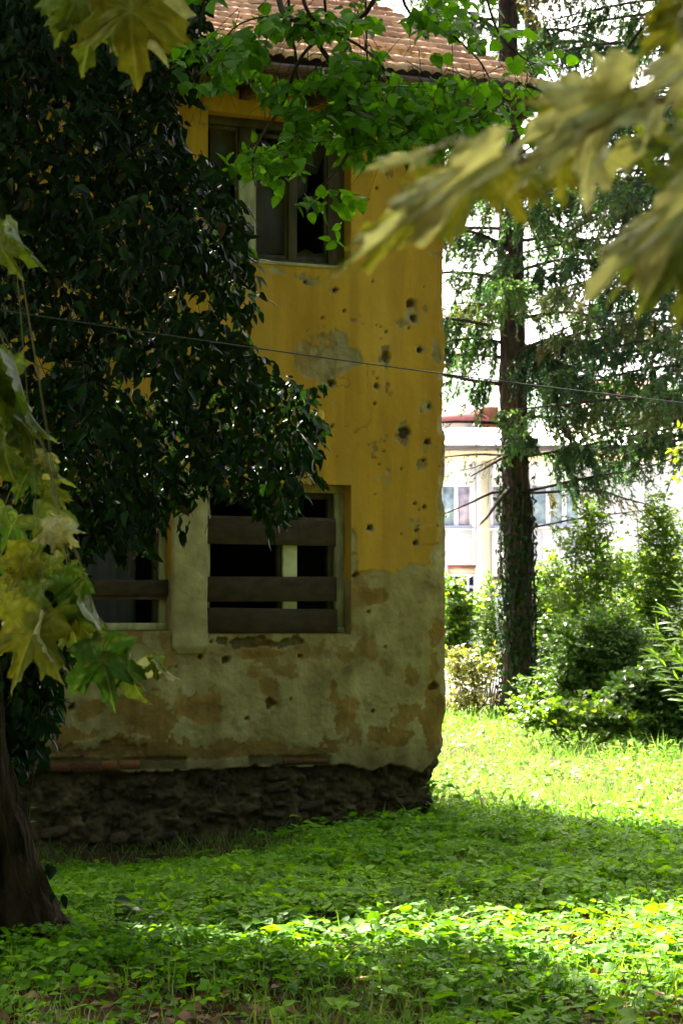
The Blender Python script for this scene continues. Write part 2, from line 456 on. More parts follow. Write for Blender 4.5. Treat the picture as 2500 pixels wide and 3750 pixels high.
def wp(u, z, w=0):
    u = np.asarray(u, float); z = np.asarray(z, float); w = np.asarray(w, float)
    p = u[..., None] * UD + w[..., None] * ND
    p = p + np.array([CORNER[0], CORNER[1], 0]); p[..., 2] = z
    return p


def wbox(acc, u0, u1, z0, z1, w0, w1, rnd=0.5, tilt=0.0):
    V, Q = box(u0, u1, z0, z1, w0, w1)
    cu = (u0 + u1) / 2
    acc.add(wp(V[:, 0], V[:, 1] + (V[:, 0] - cu) * tilt, V[:, 2]), Q=Q, rnd=rnd)
    return acc


def from_px(px, py, w=0):
    a = (px - 1250) / FPX; b = (1875 - py) / FPX
    d = np.array([a, CP - b * SP, SP + b * CP])
    t = (w + CORNER[0] * ND[0] + CORNER[1] * ND[1]) / (d[0] * ND[0] + d[1] * ND[1])
    q = d * t
    return float((q[0] - CORNER[0]) * UD[0] + (q[1] - CORNER[1]) * UD[1]), float(CAMZ + q[2])


HB = (CORNER[0], CORNER[1], 0.0)
house = thing('old_house', 'derelict two-storey yellow house with bullet-pocked plaster and boarded windows', 'house', HB)
# openings: u0, u1, z0, z1
WIN_UP = (0.928, 2.246, 4.60, 5.83)
WIN_A = (0.928, 2.247, 1.46, 2.725)
WIN_B = (2.548, 3.75, 1.49, 2.725)
OPEN = [WIN_UP, WIN_A, WIN_B]
EAVE_Z = 6.30

HOLES = []  # px, py, radius px, red
for x, y, r, red in [(250, 320, 27, 1), (313, 467, 13, 0), (158, 520, 13, 0), (785, 415, 34, 1), (808, 520, 24, 0), (778, 590, 9, 0), (613, 620, 10, 0),
                     (540, 568, 5, 0), (570, 582, 5, 0), (615, 800, 36, .4), (855, 750, 24, 0), (228, 985, 30, 1), (547, 955, 12, 0), (543, 1010, 18, .5),
                     (530, 1132, 15, 0), (228, 1295, 12, 0), (925, 1155, 18, 0), (745, 1345, 48, .15), (908, 1410, 26, 0), (885, 1540, 15, 0), (465, 1487, 7, 0),
                     (597, 1477, 7, 0), (418, 1555, 5, 0), (560, 1570, 8, 0), (717, 1600, 9, 0), (802, 1560, 5, 0), (995, 1580, 5, 0), (535, 1783, 7, 0),
                     (823, 1853, 14, 0), (890, 1875, 15, 0), (855, 1893, 8, 0), (495, 2025, 17, 0), (830, 2045, 17, 0), (825, 2135, 19, 0), (720, 2070, 8, 0),
                     (990, 2005, 8, 0), (990, 2135, 7, 0), (845, 2005, 7, 0), (515, 258, 10, 0), (35, 262, 13, 0), (883, 296, 5, 0), (600, 1400, 5, 0), (488, 1428, 5, 0), (263, 1520, 6, 0)]:
    HOLES.append((1100 + .5102 * x, 900 + .5102 * y, .5102 * r, red))
HOLES += [(990, 2577, 23, .7), (827, 2416, 16, .2), (645, 2441, 6, 0), (265, 2590, 13, 0), (905, 2632, 9, 0), (1302, 2105, 14, .3), (1585, 2515, 17, .8),
          (1350, 2240, 6, 0), (1412, 2370, 6, 0), (1366, 2605, 6, 0), (1100, 2403, 8, 0), (1453, 795, 17, .9), (1380, 690, 7, 0), (1065, 2560, 5, 0), (735, 2405, 9, 0)]


def make_wall():
    d = 0.0125
    us = np.concatenate([np.arange(-0.001, 4.75, d), np.arange(4.8, 9.01, 0.1)])
    zs = np.arange(-0.55, EAVE_Z + 0.25, d)
    for o in OPEN:     # put grid lines on the opening edges
        for e in o[:2]: us[np.argmin(abs(us - e))] = e
        for e in o[2:]: zs[np.argmin(abs(zs - e))] = e
    U, Z = np.meshgrid(us, zs)
    px, py = project(wp(U, Z))
    n1 = fbm(U * 2.3, Z * 2.3, 1, 5); n2 = fbm(U * 7, Z * 7, 2, 5); n3 = fbm(U * 24, Z * 24, 3, 3); n4 = fbm(U * 1.1, Z * 1.1, 9, 4)
    wx = px + 70 * (n1 - 0.5) + 42 * (n2 - 0.5) + 14 * (n3 - .5)
    n5 = fbm(U * 2.3 + 40, Z * 2.3 + 9, 21, 5); n6 = fbm(U * 7 + 12, Z * 7 + 31, 22, 5)
    n7 = fbm(U * 13 + 5, Z * 13, 23, 4)
    wy = py + 70 * (n5 - 0.5) + 42 * (n6 - 0.5) + 14 * (n3 - .5)
    def ell(cx, cy, rx, ry):
        return 1 - ((wx - cx) / rx) ** 2 - ((wy - cy) / ry) ** 2 + 2.4 * (n6 - .5) + 1.5 * (n3 - .5) + 1.2 * (n7 - .5)      # > 0 inside
    yb = np.interp(wx, [-500, 300, 640, 1285, 1296, 1312, 1330, 1450, 1500, 1560, 1595, 1640], [2040, 2050, 2080, 1925, 1930, 1990, 2080, 2085, 2055, 2070, 1960, 1900])
    paint = sstep(-3, 3, yb - wy)
    def cut(m, v, k=0.05): return m * (1 - sstep(-k, k, v))
    for e in [(1190, 1312, 100, 72), (1160, 1275, 60, 40), (1110, 1015, 38, 22), (1515, 1135, 30, 42), (1555, 1700, 22, 22), (1570, 1620, 14, 26), (1560, 1500, 12, 22), (1595, 1290, 16, 45), (1010, 1000, 24, 10)]:
        paint = cut(paint, ell(*e))
    wear = sstep(1560, 1640, px) * 0.34 * sstep(1150, 1950, py) + 0.17 * sstep(1590, 1640, px)
    paint = paint * (1 - sstep(-0.02, 0.02, wear - n2 * 0.62 + 0.05))
    paint = paint * (1 - sstep(0.0, 0.03, (n2 - 0.735) + 0.02 * (n1 - .5)))         # small flakes lost
    ochre = np.zeros_like(paint)
    for e in [(535, 2620, 118, 92), (742, 2612, 58, 55), (780, 2545, 26, 50), (325, 2605, 44, 36), (215, 2580, 40, 40), (1370, 2180, 36, 34), (1500, 2460, 27, 40), (1200, 2520, 22, 50), (1250, 2620, 34, 75),
              (1285, 2700, 22, 50), (1475, 2600, 46, 46), (1430, 2690, 90, 40), (1585, 2530, 34, 34), (1590, 2640, 50, 110), (1585, 2300, 30, 60), (960, 2390, 80, 26), (400, 2745, 220, 40), (870, 2745, 420, 28), (1580, 2430, 22, 60), (250, 2690, 120, 30)]:
        ochre = np.maximum(ochre, sstep(-0.06, 0.06, ell(*e)))
    ochre = np.maximum(ochre, sstep(0.60, 0.64, n1 * .55 + n2 * .45) * 0.8)
    yp = np.interp(px, [-400, 690, 705, 900, 915, 1211, 1250, 1320, 1354, 1433, 1545, 1577, 1640], [2826, 2826, 2816, 2816, 2806, 2806, 2800, 2812, 2824, 2800, 2828, 2806, 2730]) + 26 * (n2 - .5) + 10 * (n3 - .5)
    plinth = sstep(-2, 2, py - yp)
    # brick courses laid bare where the render has fallen
    bz = np.maximum(sstep(4, -4, abs(px - 385) - 300) * sstep(3, -3, abs(py - 2799 - 6 * (n1 - .5)) - 24), sstep(4, -4, abs(px - 1062) - 150) * sstep(3, -3, abs(py - 2786) - 18))
    fall = np.maximum(sstep(0.15, 0.2, ell(385, 2755, 130, 36)), 0)
    sill = sstep(0, .05, ell(965, 2352, 150, 22))
    hole = np.zeros_like(paint); brickm = np.zeros_like(paint); h = np.zeros_like(paint); ring = np.zeros_like(paint)
    for (hx, hy, r, red) in HOLES:
        r = max(r, 3.2)
        sel = (abs(px - hx) < r * 3) & (abs(py - hy) < r * 3)
        if not sel.any(): continue
        dx, dy = px[sel] - hx, py[sel] - hy
        ang = np.arctan2(dy, dx)
        rr = np.hypot(dx, dy * 0.92) / (r * (0.92 + 0.55 * (vnoise(ang * 1.6 + hx, ang * 0 + hy, 4) - 0.5) + 0.8 * (n7[sel] - .5) + .4 * (n3[sel] - .5)))
        inner = 1 - sstep(0.72, 1.02, rr)
        dep = min(0.045, 0.012 + r / 430 * 1.1)
        h[sel] -= dep * inner * (0.75 + 0.5 * n3[sel])
        hole[sel] = np.maximum(hole[sel], inner * (0.80 if red < .3 else 0.35))
        brickm[sel] = np.maximum(brickm[sel], (1 - sstep(0.55, .8, rr)) * red)
        if r > 8:
            rg = 1 - sstep(0.0, .10, rr - (1.10 + 2.2 * (n6[sel] - 0.45) + 1.4 * (n7[sel] - .5)))
            ring[sel] = np.maximum(ring[sel], rg)
    paint = paint * (1 - ring)
    paint = np.where((px > 1533) & (px < 1608) & (py > 1926) & (py < 1990) & (hole < .3), 1, paint)
    h = h + np.where((px > 1533) & (px < 1608) & (py > 1926) & (py < 1990), 0.006, 0)
    stain = sstep(2660, 2790, py + 90 * (n1 - .5)) * 0.55 * (0.4 + n2)
    stain = np.maximum(stain, sstep(0.66, 0.8, n6) * 0.35 * (1 - paint))
    stain = np.maximum(stain, 0.30 * sstep(.6, .72, n5) * (1 - paint))
    stain = np.maximum(stain, 0.3 * sstep(1500, 1640, px) * n2 * paint)
    # relief
    h += -0.006 * (1 - paint) - 0.005 * ochre * (1 - paint) + (n2 - .5) * (0.004 + 0.010 * (1 - paint)) + (n3 - .5) * (0.0015 + 0.007 * (1 - paint)) + (n1 - .5) * 0.012
    cr = abs(fbm(U * 1.5, Z * 0.9, 31, 4) - .5)
    crack = (1 - sstep(0.0, 0.004, cr)) * sstep(0.58, 0.66, n4) * sstep(.5, .55, n5)
    h -= crack * 0.004; stain = np.maximum(stain, crack * 0.5)
    rec = np.maximum.reduce([bz, fall * 0.6, sill])
    h -= 0.024 * rec * (1 - plinth)
    stain = np.maximum(stain, 0.75 * rec)
    rub = fbm(U * 5, Z * 8, 51, 5) - 0.5; rub2 = fbm(U * 19, Z * 19, 52, 4) - .5
    h = np.where(plinth > 0, h * (1 - plinth) + plinth * (-0.075 + 0.16 * rub + 0.09 * rub2), h)
    ochre = ochre * (1 - plinth); 
    # worn corner
    chip = 0.008 + 0.020 * sstep(0.5, 0.75, fbm(Z[:, :1] * 3, Z[:, :1] * 0 + 3, 61, 4)) + 0.014 * fbm(Z[:, :1] * 17, Z[:, :1] * 0, 62, 3)
    zc = Z[:, :1]
    chip = chip + 0.11 * sstep(0.42, 0.0, zc) + 0.05 * (fbm(zc * 9, zc * 0 + 8, 63, 3) - .3) * sstep(0.55, 0.3, zc)
    U2 = U + chip * np.exp(-np.clip(U, 0, None) / 0.09)
    h = h - chip * 0.7 * np.exp(-np.clip(U, 0, None) / 0.05)
    V = wp(U2, Z, h)
    nu = len(us); i = np.arange((len(zs) - 1) * (nu - 1)); r = i // (nu - 1); c = i % (nu - 1)
    uc = (us[c] + us[c + 1]) / 2; zc2 = (zs[r] + zs[r + 1]) / 2
    keep = np.ones(len(i), bool)
    for (a, b, lo, hi) in OPEN: keep &= ~((uc > a) & (uc < b) & (zc2 > lo) & (zc2 < hi))
    a = r * nu + c
    Q = np.stack([a + 1, a, a + nu, a + 1 + nu], 1)[keep]
    at = dict(paint=paint, ochre=ochre, stain=stain, brickm=brickm * (1 - plinth), plinth=plinth, hole=hole)
    at = {k: v.reshape(-1) for k, v in at.items()}
    acc = Acc(); acc.add(V.reshape(-1, 3), Q=Q)
    def more(Vm, Qm, pv, gv=0.0):
        acc.add(Vm, Q=Qm)
        n = len(Vm)
        for k in at: at[k] = np.concatenate([at[k], np.full(n, 0.0) if k != 'paint' else np.broadcast_to(pv, (n,))])
    # side wall behind the corner, and the back
    e = V[:, 0, :]
    e2 = e - ND * 7.0; n = len(e)
    more(np.concatenate([e, e2]), [(k, k + 1, n + k + 1, n + k) for k in range(n - 1)], np.tile(paint[:, 0], 2))
    # reveals of the openings
    for (a0, b0, lo, hi) in OPEN:
        zz = np.linspace(lo, hi, 60); D = 0.24
        low = lo < 3
        for uu, s in ((a0, 0), (b0, 1)):
            pr = sstep(1.88, 1.93, zz + 0.14 * (fbm(zz * 6, zz * 0 + uu, 3, 3) - .5)) if low else np.ones(60)
            Vr = np.concatenate([wp(np.full(60, uu), zz, np.full(60, 0.002)), wp(np.full(60, uu), zz, np.full(60, -D))])
            more(Vr, [(k, k + 1, 60 + k + 1, 60 + k) for k in range(59)], np.tile(pr, 2))
        for z1, pv in ((hi, 1.0), (lo, 0.0)):
            more(wp(np.array([a0, b0, b0, a0]), np.full(4, z1), np.array([0.002, 0.002, -D, -D])), [(0, 1, 2, 3)], pv)
    me = acc.mesh('wall', extra=at)
    return link('wall', me, M['wall'], house, HB)


wall = make_wall()

# dark rooms behind the openings
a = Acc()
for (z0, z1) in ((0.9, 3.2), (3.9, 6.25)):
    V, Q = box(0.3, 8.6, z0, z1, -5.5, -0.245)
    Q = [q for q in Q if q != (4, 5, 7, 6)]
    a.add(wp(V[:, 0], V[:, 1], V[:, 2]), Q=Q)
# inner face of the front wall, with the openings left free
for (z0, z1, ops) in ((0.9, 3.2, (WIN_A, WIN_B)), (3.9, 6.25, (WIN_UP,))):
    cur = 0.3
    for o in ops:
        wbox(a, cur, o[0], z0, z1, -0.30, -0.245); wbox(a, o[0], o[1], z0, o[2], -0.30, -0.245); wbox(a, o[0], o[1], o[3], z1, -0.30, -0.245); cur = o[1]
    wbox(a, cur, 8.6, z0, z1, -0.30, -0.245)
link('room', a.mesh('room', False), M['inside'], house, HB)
a = Acc()
V, Q = box(0.02, 9.0, -0.5, 6.5, -7.0, -6.9); a.add(wp(V[:, 0], V[:, 1], V[:, 2]), Q=Q)
link('back_wall', a.mesh('back_wall', False), M['cream'], house, HB)

# pier between the two lower windows
pu0, pu1 = 2.247, 2.548
zz = np.linspace(1.30, 2.76, 70); rows = []
prof = [(-0.004, -0.02), (0.0, 0.018), (0.012, 0.026), (0.15, 0.027), (0.288, 0.026), (0.30, 0.018), (0.305, -0.02)]
for z in zz:
    k = sstep(1.30, 1.36, z)
    for (du, w) in prof:
        nz = (float(fbm(du * 9 + 3, z * 9, 71, 4)) - .5) * 0.022
        rows.append(wp(pu0 + 0.1505 + (du - 0.1505) * (0.72 + 0.28 * k), z, (w + nz) * (0.3 + .7 * k)))
rows = np.array(rows); m = len(prof)
Q = [(r * m + c, r * m + c + 1, (r + 1) * m + c + 1, (r + 1) * m + c) for r in range(69) for c in range(m - 1)]
pier = link('pier', Acc().add(rows, Q=Q).mesh('pier'), M['cream'], house, HB)
pier['label'] = 'cream plastered pier between the two boarded windows'


def window(label):
    o = bpy.data.objects.new('window', None); COL.objects.link(o); o.parent = house; o['label'] = label
    o.location = (0, 0, 0); o.empty_display_size = 0.1
    return o


def wpart(name, parent, mat, boxes, label=None, smooth=False, bevel=0.0):
    a = Acc()
    for b in boxes: wbox(a, *b[:6], tilt=b[6] if len(b) > 6 else 0)
    o = link(name, a.mesh(name, smooth), mat, parent, HB)
    if bevel:
        md = o.modifiers.new('bevel', 'BEVEL'); md.width = bevel; md.segments = 2
    if label: o['label'] = label
    return o


# lower window with three boards
w1 = window('square window boarded over with three dark planks')
u0, u1, z0, z1 = WIN_A
wpart('frame', w1, M['frame'], [(u0 + .002, u1 - .002, z1 - .065, z1 - .002, -.20, -.14), (u0 + .002, u0 + .085, z0 + .05, z1 - .066, -.20, -.14), (u1 - .085, u1 - .002, z0 + .05, z1 - .066, -.20, -.14), (u0 + .002, u1 - .002, z0 + .002, z0 + .05, -.21, -.12)], bevel=0.004)
wpart('inner_frame', w1, M['frame_old'], [(u0 + .086, u0 + .135, z0 + .051, z1 - .12, -.235, -.18), (u0 + .086, u1 - .086, z1 - .119, z1 - .067, -.235, -.18)], bevel=0.003)
mu1, _ = from_px(1030, 2050, -.17); mu0, _ = from_px(1081, 2050, -.17)
wpart('mullion', w1, M['mullion'], [(mu0, mu1, z0 + .051, z1 - .067, -.20, -.13)], bevel=0.004)
wpart('mullion_edge', w1, M['frame_old'], [(mu1 + .001, mu1 + .04, z0 + .051, z1 - .12, -.215, -.16)])
for (yt, yb, tl, ur) in ((1903, 1996, 0.004, 1228), (2112, 2203, -0.006, 1231), (2228, 2318, 0.012, 1233)):
    _, zt = from_px(1000, yt, -.1); _, zb = from_px(1000, yb, -.1); ue, _ = from_px(ur, yt, -.1)
    wpart('board', w1, M['board'], [(ue, u1 + .03 - .032, zb, zt, -.115, -.085, tl)], bevel=0.005)
_, zt = from_px(1000, 1893, -.12); _, zb = from_px(1000, 1903, -.12)
wpart('batten', w1, M['wood'], [(u0 + .09, u1 - .003, zb - .02, zt, -.138, -.118)], bevel=0.004)
# lower window by the tree, one board and a grey curtain
w2 = window('window beside the pier with one plank and a grey curtain')
u0, u1, z0, z1 = WIN_B
wpart('frame', w2, M['frame'], [(u0 + .002, u1 - .002, z1 - .065, z1 - .002, -.20, -.14), (u0 + .002, u0 + .06, z0 + .06, z1 - .066, -.20, -.14), (u1 - .06, u1 - .002, z0 + .06, z1 - .066, -.20, -.14), (u0 + .002, u1 - .002, z0 + .002, z0 + .06, -.21, -.11)], bevel=0.004)
wpart('inner_frame', w2, M['frame_old'], [(u0 + .061, u0 + .10, z0 + .061, z1 - .067, -.23, -.18)], bevel=0.003)
_, zt = from_px(500, 2125, -.1); _, zb = from_px(500, 2182, -.1)
wpart('board', w2, M['board'], [(u0 + .008, u1 - .02, zb, zt, -.105, -.08, -0.01)], bevel=0.005)
_, zt = from_px(500, 2178, -.1); _, zb = from_px(500, 2198, -.1)
wpart('batten', w2, M['wood'], [(u0 + .012, u1 - .02, zb, zt - .006, -.132, -.106, -0.01)], bevel=0.004)
cu, _ = from_px(503, 2200, -.4)
a = Acc(); rows = []
uu = np.linspace(cu, u1 + .25, 40)
for z in (1.1, 2.9): rows.append(wp(uu, np.full(40, z), -.42 + .02 * np.sin(uu * 46)))
a.add(np.concatenate(rows), Q=[(k, k + 1, 41 + k, 40 + k) for k in range(39)])
link('curtain', a.mesh('curtain'), M['curtain'], w2, HB)

# upper window: weathered casements, dusty and broken panes
w3 = window('upper window with weathered olive frame and broken dusty panes')
u0, u1, z0, z1 = WIN_UP
def uz(px, py, w=-.16): return from_px(px, py, w)
uA, _ = uz(1195, 700); uB, _ = uz(1078, 700); uC, _ = uz(1050, 700); uD, _ = uz(932, 700); uE, _ = uz(870, 700)
wpart('frame', w3, M['frame_old'], [(u0 + .002, u1 - .002, z1 - .075, z1 - .002, -.21, -.13), (u0 + .002, uA, z0 + .04, z1 - .076, -.21, -.13), (u1 - .03, u1 - .002, z0 + .04, z1 - .076, -.21, -.13), (u0 + .002, u1 - .002, z0 + .002, z0 + .04, -.21, -.11)], bevel=0.005)
wpart('mullion', w3, M['frame_old'], [(uB, uC, z0 + .041, z1 - .077, -.20, -.12)], bevel=0.006)
wpart('mullion', w3, M['frame'], [(uD, uE, z0 + .041, z1 - .45, -.20, -.125)], bevel=0.006)
wpart('mullion', w3, M['frame_old'], [(uD, uE, z1 - .449, z1 - .077, -.20, -.13)], bevel=0.006)
for (s0, s1, top) in ((uA, uB, .13), (uC, uD, .11), (uE, u1 - .03, .08)):
    t = .022
    wpart('sash', w3, M['frame_old'], [(s0 + .001, s0 + t, z0 + .042, z1 - top, -.195, -.15), (s1 - t, s1 - .001, z0 + .042, z1 - top, -.195, -.15), (s0 + t, s1 - t, z0 + .042, z0 + .085, -.195, -.15), (s0 + t, s1 - t, z1 - top - .03, z1 - top, -.195, -.15)], bevel=0.003)


def pane(parent, pts, w=-.172):
    u = np.array([p[0] for p in pts]); z = np.array([p[1] for p in pts]); n = len(pts)
    V = np.concatenate([wp(u, z, np.full(n, w)), wp(u, z, np.full(n, w - .004))])
    T = [(0, k, k + 1) for k in range(1, n - 1)] + [(n, n + k + 1, n + k) for k in range(1, n - 1)]
    Q = [(k, (k + 1) % n, n + (k + 1) % n, n + k) for k in range(n)]
    return link('pane', Acc().add(V, T=T, Q=Q).mesh('pane', False), M['dusty_glass'], parent, HB)


def pp(parent, pxs): pane(parent, [uz(x, y, -.172) for x, y in pxs])
pp(w3, [(770, 445), (866, 452), (866, 640), (770, 640)])
pp(w3, [(932, 640), (950, 590), (985, 640), (1046, 700), (1046, 930), (932, 930)])
pp(w3, [(1082, 478), (1190, 490), (1188, 560), (1160, 640), (1082, 615)])
pp(w3, [(1082, 620), (1128, 628), (1126, 700), (1082, 740)])
pp(w3, [(1082, 952), (1082, 930), (1120, 912), (1150, 930), (1185, 925), (1190, 962)])
wpart('rubbish_sill', w3, M['cream'], [(u0 + .05, u1 - .3, z0 - .028, z0 + .004, -.10, .012)], bevel=0.01, label='crumbling pale sill under the upper window')

# bricks and stones laid bare
bm = []
for k in range(4):
    V, Q = box(-.5, .5, -.5, .5, -.5, .5)
    g = np.linspace(-.5, .5, 4); pts = []; quads = []
    # a brick face with worn, uneven corners
    rr = np.random.default_rng(40 + k)
    V = V + rr.normal(0, 0.055, V.shape)
    me = Acc().add(V, Q=Q).mesh('brick', False); me.materials.append(M['brick']); bm.append(me)


def wall_piece(name, me, u, z, w, su, sz, sw, rz=0.0, parent=None):
    rot = Matrix(((UD[0], 0, ND[0]), (UD[1], 0, ND[1]), (0, 1, 0))).to_4x4()
    p = wp(u, z, w)
    m = Matrix.Translation(Vector(p) - Vector(HB)) @ rot @ Matrix.Rotation(rz, 4, 'Z') @ Matrix.Diagonal((su, sz, sw, 1))
    o = bpy.data.objects.new(name, me); COL.objects.link(o); o.parent = parent or wall
    o.matrix_local = Matrix.Translation(Vector(HB)) @ m
    return o


def brick_row(x0, x1, yc, hpx, skip=0.0, w=-0.022):
    ua, zc = from_px(x1, yc); ub, _ = from_px(x0, yc)
    u = ua
    while u < ub:
        L = random.uniform(0.11, 0.25)
        L = min(L, max(ub - u, .06))
        if random.random() > skip:
            wall_piece('brick', random.choice(bm), u + L / 2, zc + random.uniform(-.004, .004), w + random.uniform(-.034, -.006), L - .014, hpx / 420 * random.uniform(.65, 1.0), .06, random.uniform(-.02, .02))
        u += L + 0.012


brick_row(95, 680, 2797, 40, .25)
brick_row(920, 1210, 2787, 24, .3, -.03)
brick_row(270, 480, 2757, 22, .4, -0.036)
brick_row(870, 1110, 2351, 20, .45, -.032)
brick_row(540, 590, 2352, 22, 0)
brick_row(1545, 1612, 2760, 30, .1, -0.05)
brick_row(0, 75, 2600, 30, .1); brick_row(0, 80, 2640, 30, .1); brick_row(0, 60, 2560, 30, .1)


def stone_mesh(seed):
    rr = np.random.default_rng(seed)
    V = []; nr, nc = 4, 9
    for i in range(nr):
        for j in range(nc):
            th = math.pi * 0.5 * (i / (nr - 1)) ** 0.8; ph = 2 * math.pi * j / nc
            r = 0.5 * (1 + rr.normal(0, 0.13))
            V.append((math.sin(th) * math.cos(ph) * r * 1.1, math.sin(th) * math.sin(ph) * r * 1.1, math.cos(th) * 0.55 * (1 + rr.normal(0, .12))))
    V = np.clip(V + rr.normal(0, .05, (len(V), 3)), -0.46, 0.46)
    Q = [(i * nc + j, i * nc + (j + 1) % nc, (i + 1) * nc + (j + 1) % nc, (i + 1) * nc + j) for i in range(nr - 1) for j in range(nc)]
    Q = [(q[0], q[3], q[2], q[1]) for q in Q]
    me = Acc().add(V, Q=Q).mesh('stone', True); me.materials.append(M['stone']); return me


sm = [stone_mesh(80 + k) for k in range(8)]
for row, zc in enumerate(np.arange(-0.27, 0.30, 0.105)):
    u = random.uniform(0.06, 0.16) + 0.10
    while u < 4.7:
        L = random.choice([random.uniform(.04, .1), random.uniform(0.09, 0.3)])
        if random.random() > 0.45:
            wall_piece('stone', random.choice(sm), u + L / 2, zc + random.uniform(-.045, .045), -0.10 + random.uniform(-.03, .012), L * 1.0, random.uniform(.05, .13), random.uniform(.06, .18), random.uniform(-.2, .2))
        u += L + random.uniform(0.0, .05)

# roof: deck, eaves, gutter and tiles
PITCH_R = R(25)
OV = 0.55; UR = -0.68; UL = 9.0
EZ = 6.19     # top of the tiles at the eaves
def rp_(u, s, h=0.0):
    """point on the roof slope: s metres up from the eaves edge, h metres above the deck"""
    u = np.asarray(u, float); s = np.asarray(s, float); h = np.asarray(h, float)
    w = OV - s * math.cos(PITCH_R) + h * math.sin(PITCH_R)
    z = EZ + s * math.sin(PITCH_R) + h * math.cos(PITCH_R)
    return wp(u, z, w)


def rbox(acc, u0, u1, s0, s1, h0, h1):
    V, Q = box(u0, u1, s0, s1, h0, h1); acc.add(rp_(V[:, 0], V[:, 1], V[:, 2]), Q=Q)


SLOPE = 4.6
a = Acc(); rbox(a, UR + .03, UL, 0.02, SLOPE, -0.09, -0.05)
# back slope
V, Q = box(UR + .03, UL, 0, SLOPE, -0.09, -0.03)
ridge = rp_(np.array([UR + .03, UL]), np.full(2, SLOPE), np.zeros(2))
br = ridge - np.array([ND * 3.86] * 2) + np.array([[0, 0, -2.5]] * 2)
a.add(np.concatenate([ridge, br]), Q=[(0, 1, 3, 2)])
roof = link('roof', a.mesh('roof', False), M['wood'], house, HB)
# gable triangle above the side wall
a = Acc(); p = rp_(np.array([0.03, 0.03]), np.array([0.4, SLOPE - .05]), np.array([-.1, -.1]))
b = br[0].copy(); b = b - UD * (UR + .0)
a.add(np.array([wp(0.03, 6.2, -.02), p[1], wp(0.03, 6.2, -7.0)]), T=[(0, 1, 2)])
link('gable_wall', a.mesh('gable_wall', False), M['cream'], house, HB)
wparts = Acc()
wbox(wparts, UR, UL, EZ - .20, EZ - .06, OV - .045, OV - .02)
link('fascia', wparts.mesh('fascia', False), M['wood'], roof, HB)
a = Acc(); wbox(a, UR, UL, EZ - .115 - .04, EZ - .10 - .04, 0.0, OV - .05)
for e in np.arange(UR + .1, UL, 0.62): wbox(a, e, e + .07, EZ - .24, EZ - .157, -0.05, OV - .05)
link('soffit', a.mesh('soffit', False), M['wood'], roof, HB)
a = Acc(); rbox(a, UR - .01, UR + .025, 0.0, SLOPE, -.19, -.02)
link('bargeboard', a.mesh('bargeboard', False), M['wood'], roof, HB)
# half-round gutter
a = Acc(); rows = []; ng = 9
for u in np.linspace(UR - .02, UL, 24):
    sag = 0.012 * math.sin(u * 2.1)
    for k in range(ng):
        an = math.pi + math.pi * k / (ng - 1)
        rows.append(wp(u, EZ - .065 + sag + .062 * math.sin(an), OV + .055 + .062 * math.cos(an)))
rows = np.array(rows)
a.add(rows, Q=[(i * ng + j, i * ng + j + 1, (i + 1) * ng + j + 1, (i + 1) * ng + j) for i in range(23) for j in range(ng - 1)])
gt = link('gutter', a.mesh('gutter'), M['gutter'], roof, HB)
sd = gt.modifiers.new('solid', 'SOLIDIFY'); sd.thickness = 0.004
# tiles, overlapping like shingles, each with its two rolls
TW, TE, TL = 0.225, 0.335, 0.40
def tile_mesh(seed):
    rr = np.random.default_rng(seed)
    xs = np.linspace(0, TW - .004, 11)
    hs = 0.030 * np.abs(np.sin(xs / TW * 2 * math.pi)) ** 0.8 + 0.006
    V = []
    for s in (-TL / 2 - .0, TL / 2):
        for x, h in zip(xs, hs): V.append((x, s, h + (0.05 if s < 0 else 0.0)))
    n = 11
    for x, h in zip(xs, hs): V.append((x, -TL / 2 + .004, h + .05 - .042))
    Q = [(k, k + 1, n + k + 1, n + k) for k in range(n - 1)] + [(2 * n + k, 2 * n + k + 1, k + 1, k) for k in range(n - 1)]
    V = np.array(V); V[:, 2] += rr.normal(0, .0015, len(V))
    me = Acc().add(V, Q=Q).mesh('tile', False); me.materials.append(M['tile']); return me


tm = [tile_mesh(k) for k in range(4)]
rotr = Matrix(((-UD[0], -ND[0] * math.cos(PITCH_R), ND[0] * math.sin(PITCH_R)), (-UD[1], -ND[1] * math.cos(PITCH_R), ND[1] * math.sin(PITCH_R)), (0, math.sin(PITCH_R), math.cos(PITCH_R)))).to_4x4()
ROWS = 9
def tile_matrix(col, row):
    u = UR + .01 + (col + 1) * TW; s = row * TE + TL / 2 - .05
    p = rp_(u, s, 0.0 + random.uniform(-.006, .006))
    return Matrix.Translation(Vector(p)) @ rotr @ Matrix.Rotation(random.uniform(-.025, .025), 4, 'Z') @ Matrix.Rotation(random.uniform(-.02, .02), 4, 'X')
for row in range(ROWS):
    for col in range(27):
        o = bpy.data.objects.new('tile', tm[(row * 7 + col * 3) % 4]); COL.objects.link(o); o.parent = roof
        o.matrix_local = tile_matrix(col, row)
a = Acc()
tv = np.array([v.co[:] for v in tm[0].vertices]); tq = np.array([p.vertices[:] for p in tm[0].polygons])
for row in range(0, 13):
    for col in range(27 if row < ROWS else 0, 42):
        mt = np.array(tile_matrix(col, row)); a.add(tv @ mt[:3, :3].T + mt[:3, 3], Q=tq)
far_t = link('tile_field', a.mesh('tile_field', False), M['tile'], roof)
far_t['kind'] = 'stuff'
roof.location = -Vector(HB)
for o in roof.children:
    if o.name.split('.')[0] in ('fascia', 'soffit', 'bargeboard', 'gutter'): o.matrix_local = Matrix.Identity(4)
wall.location = -Vector(HB)
for o in w1.children[:] + w2.children[:] + w3.children[:]:
    pass

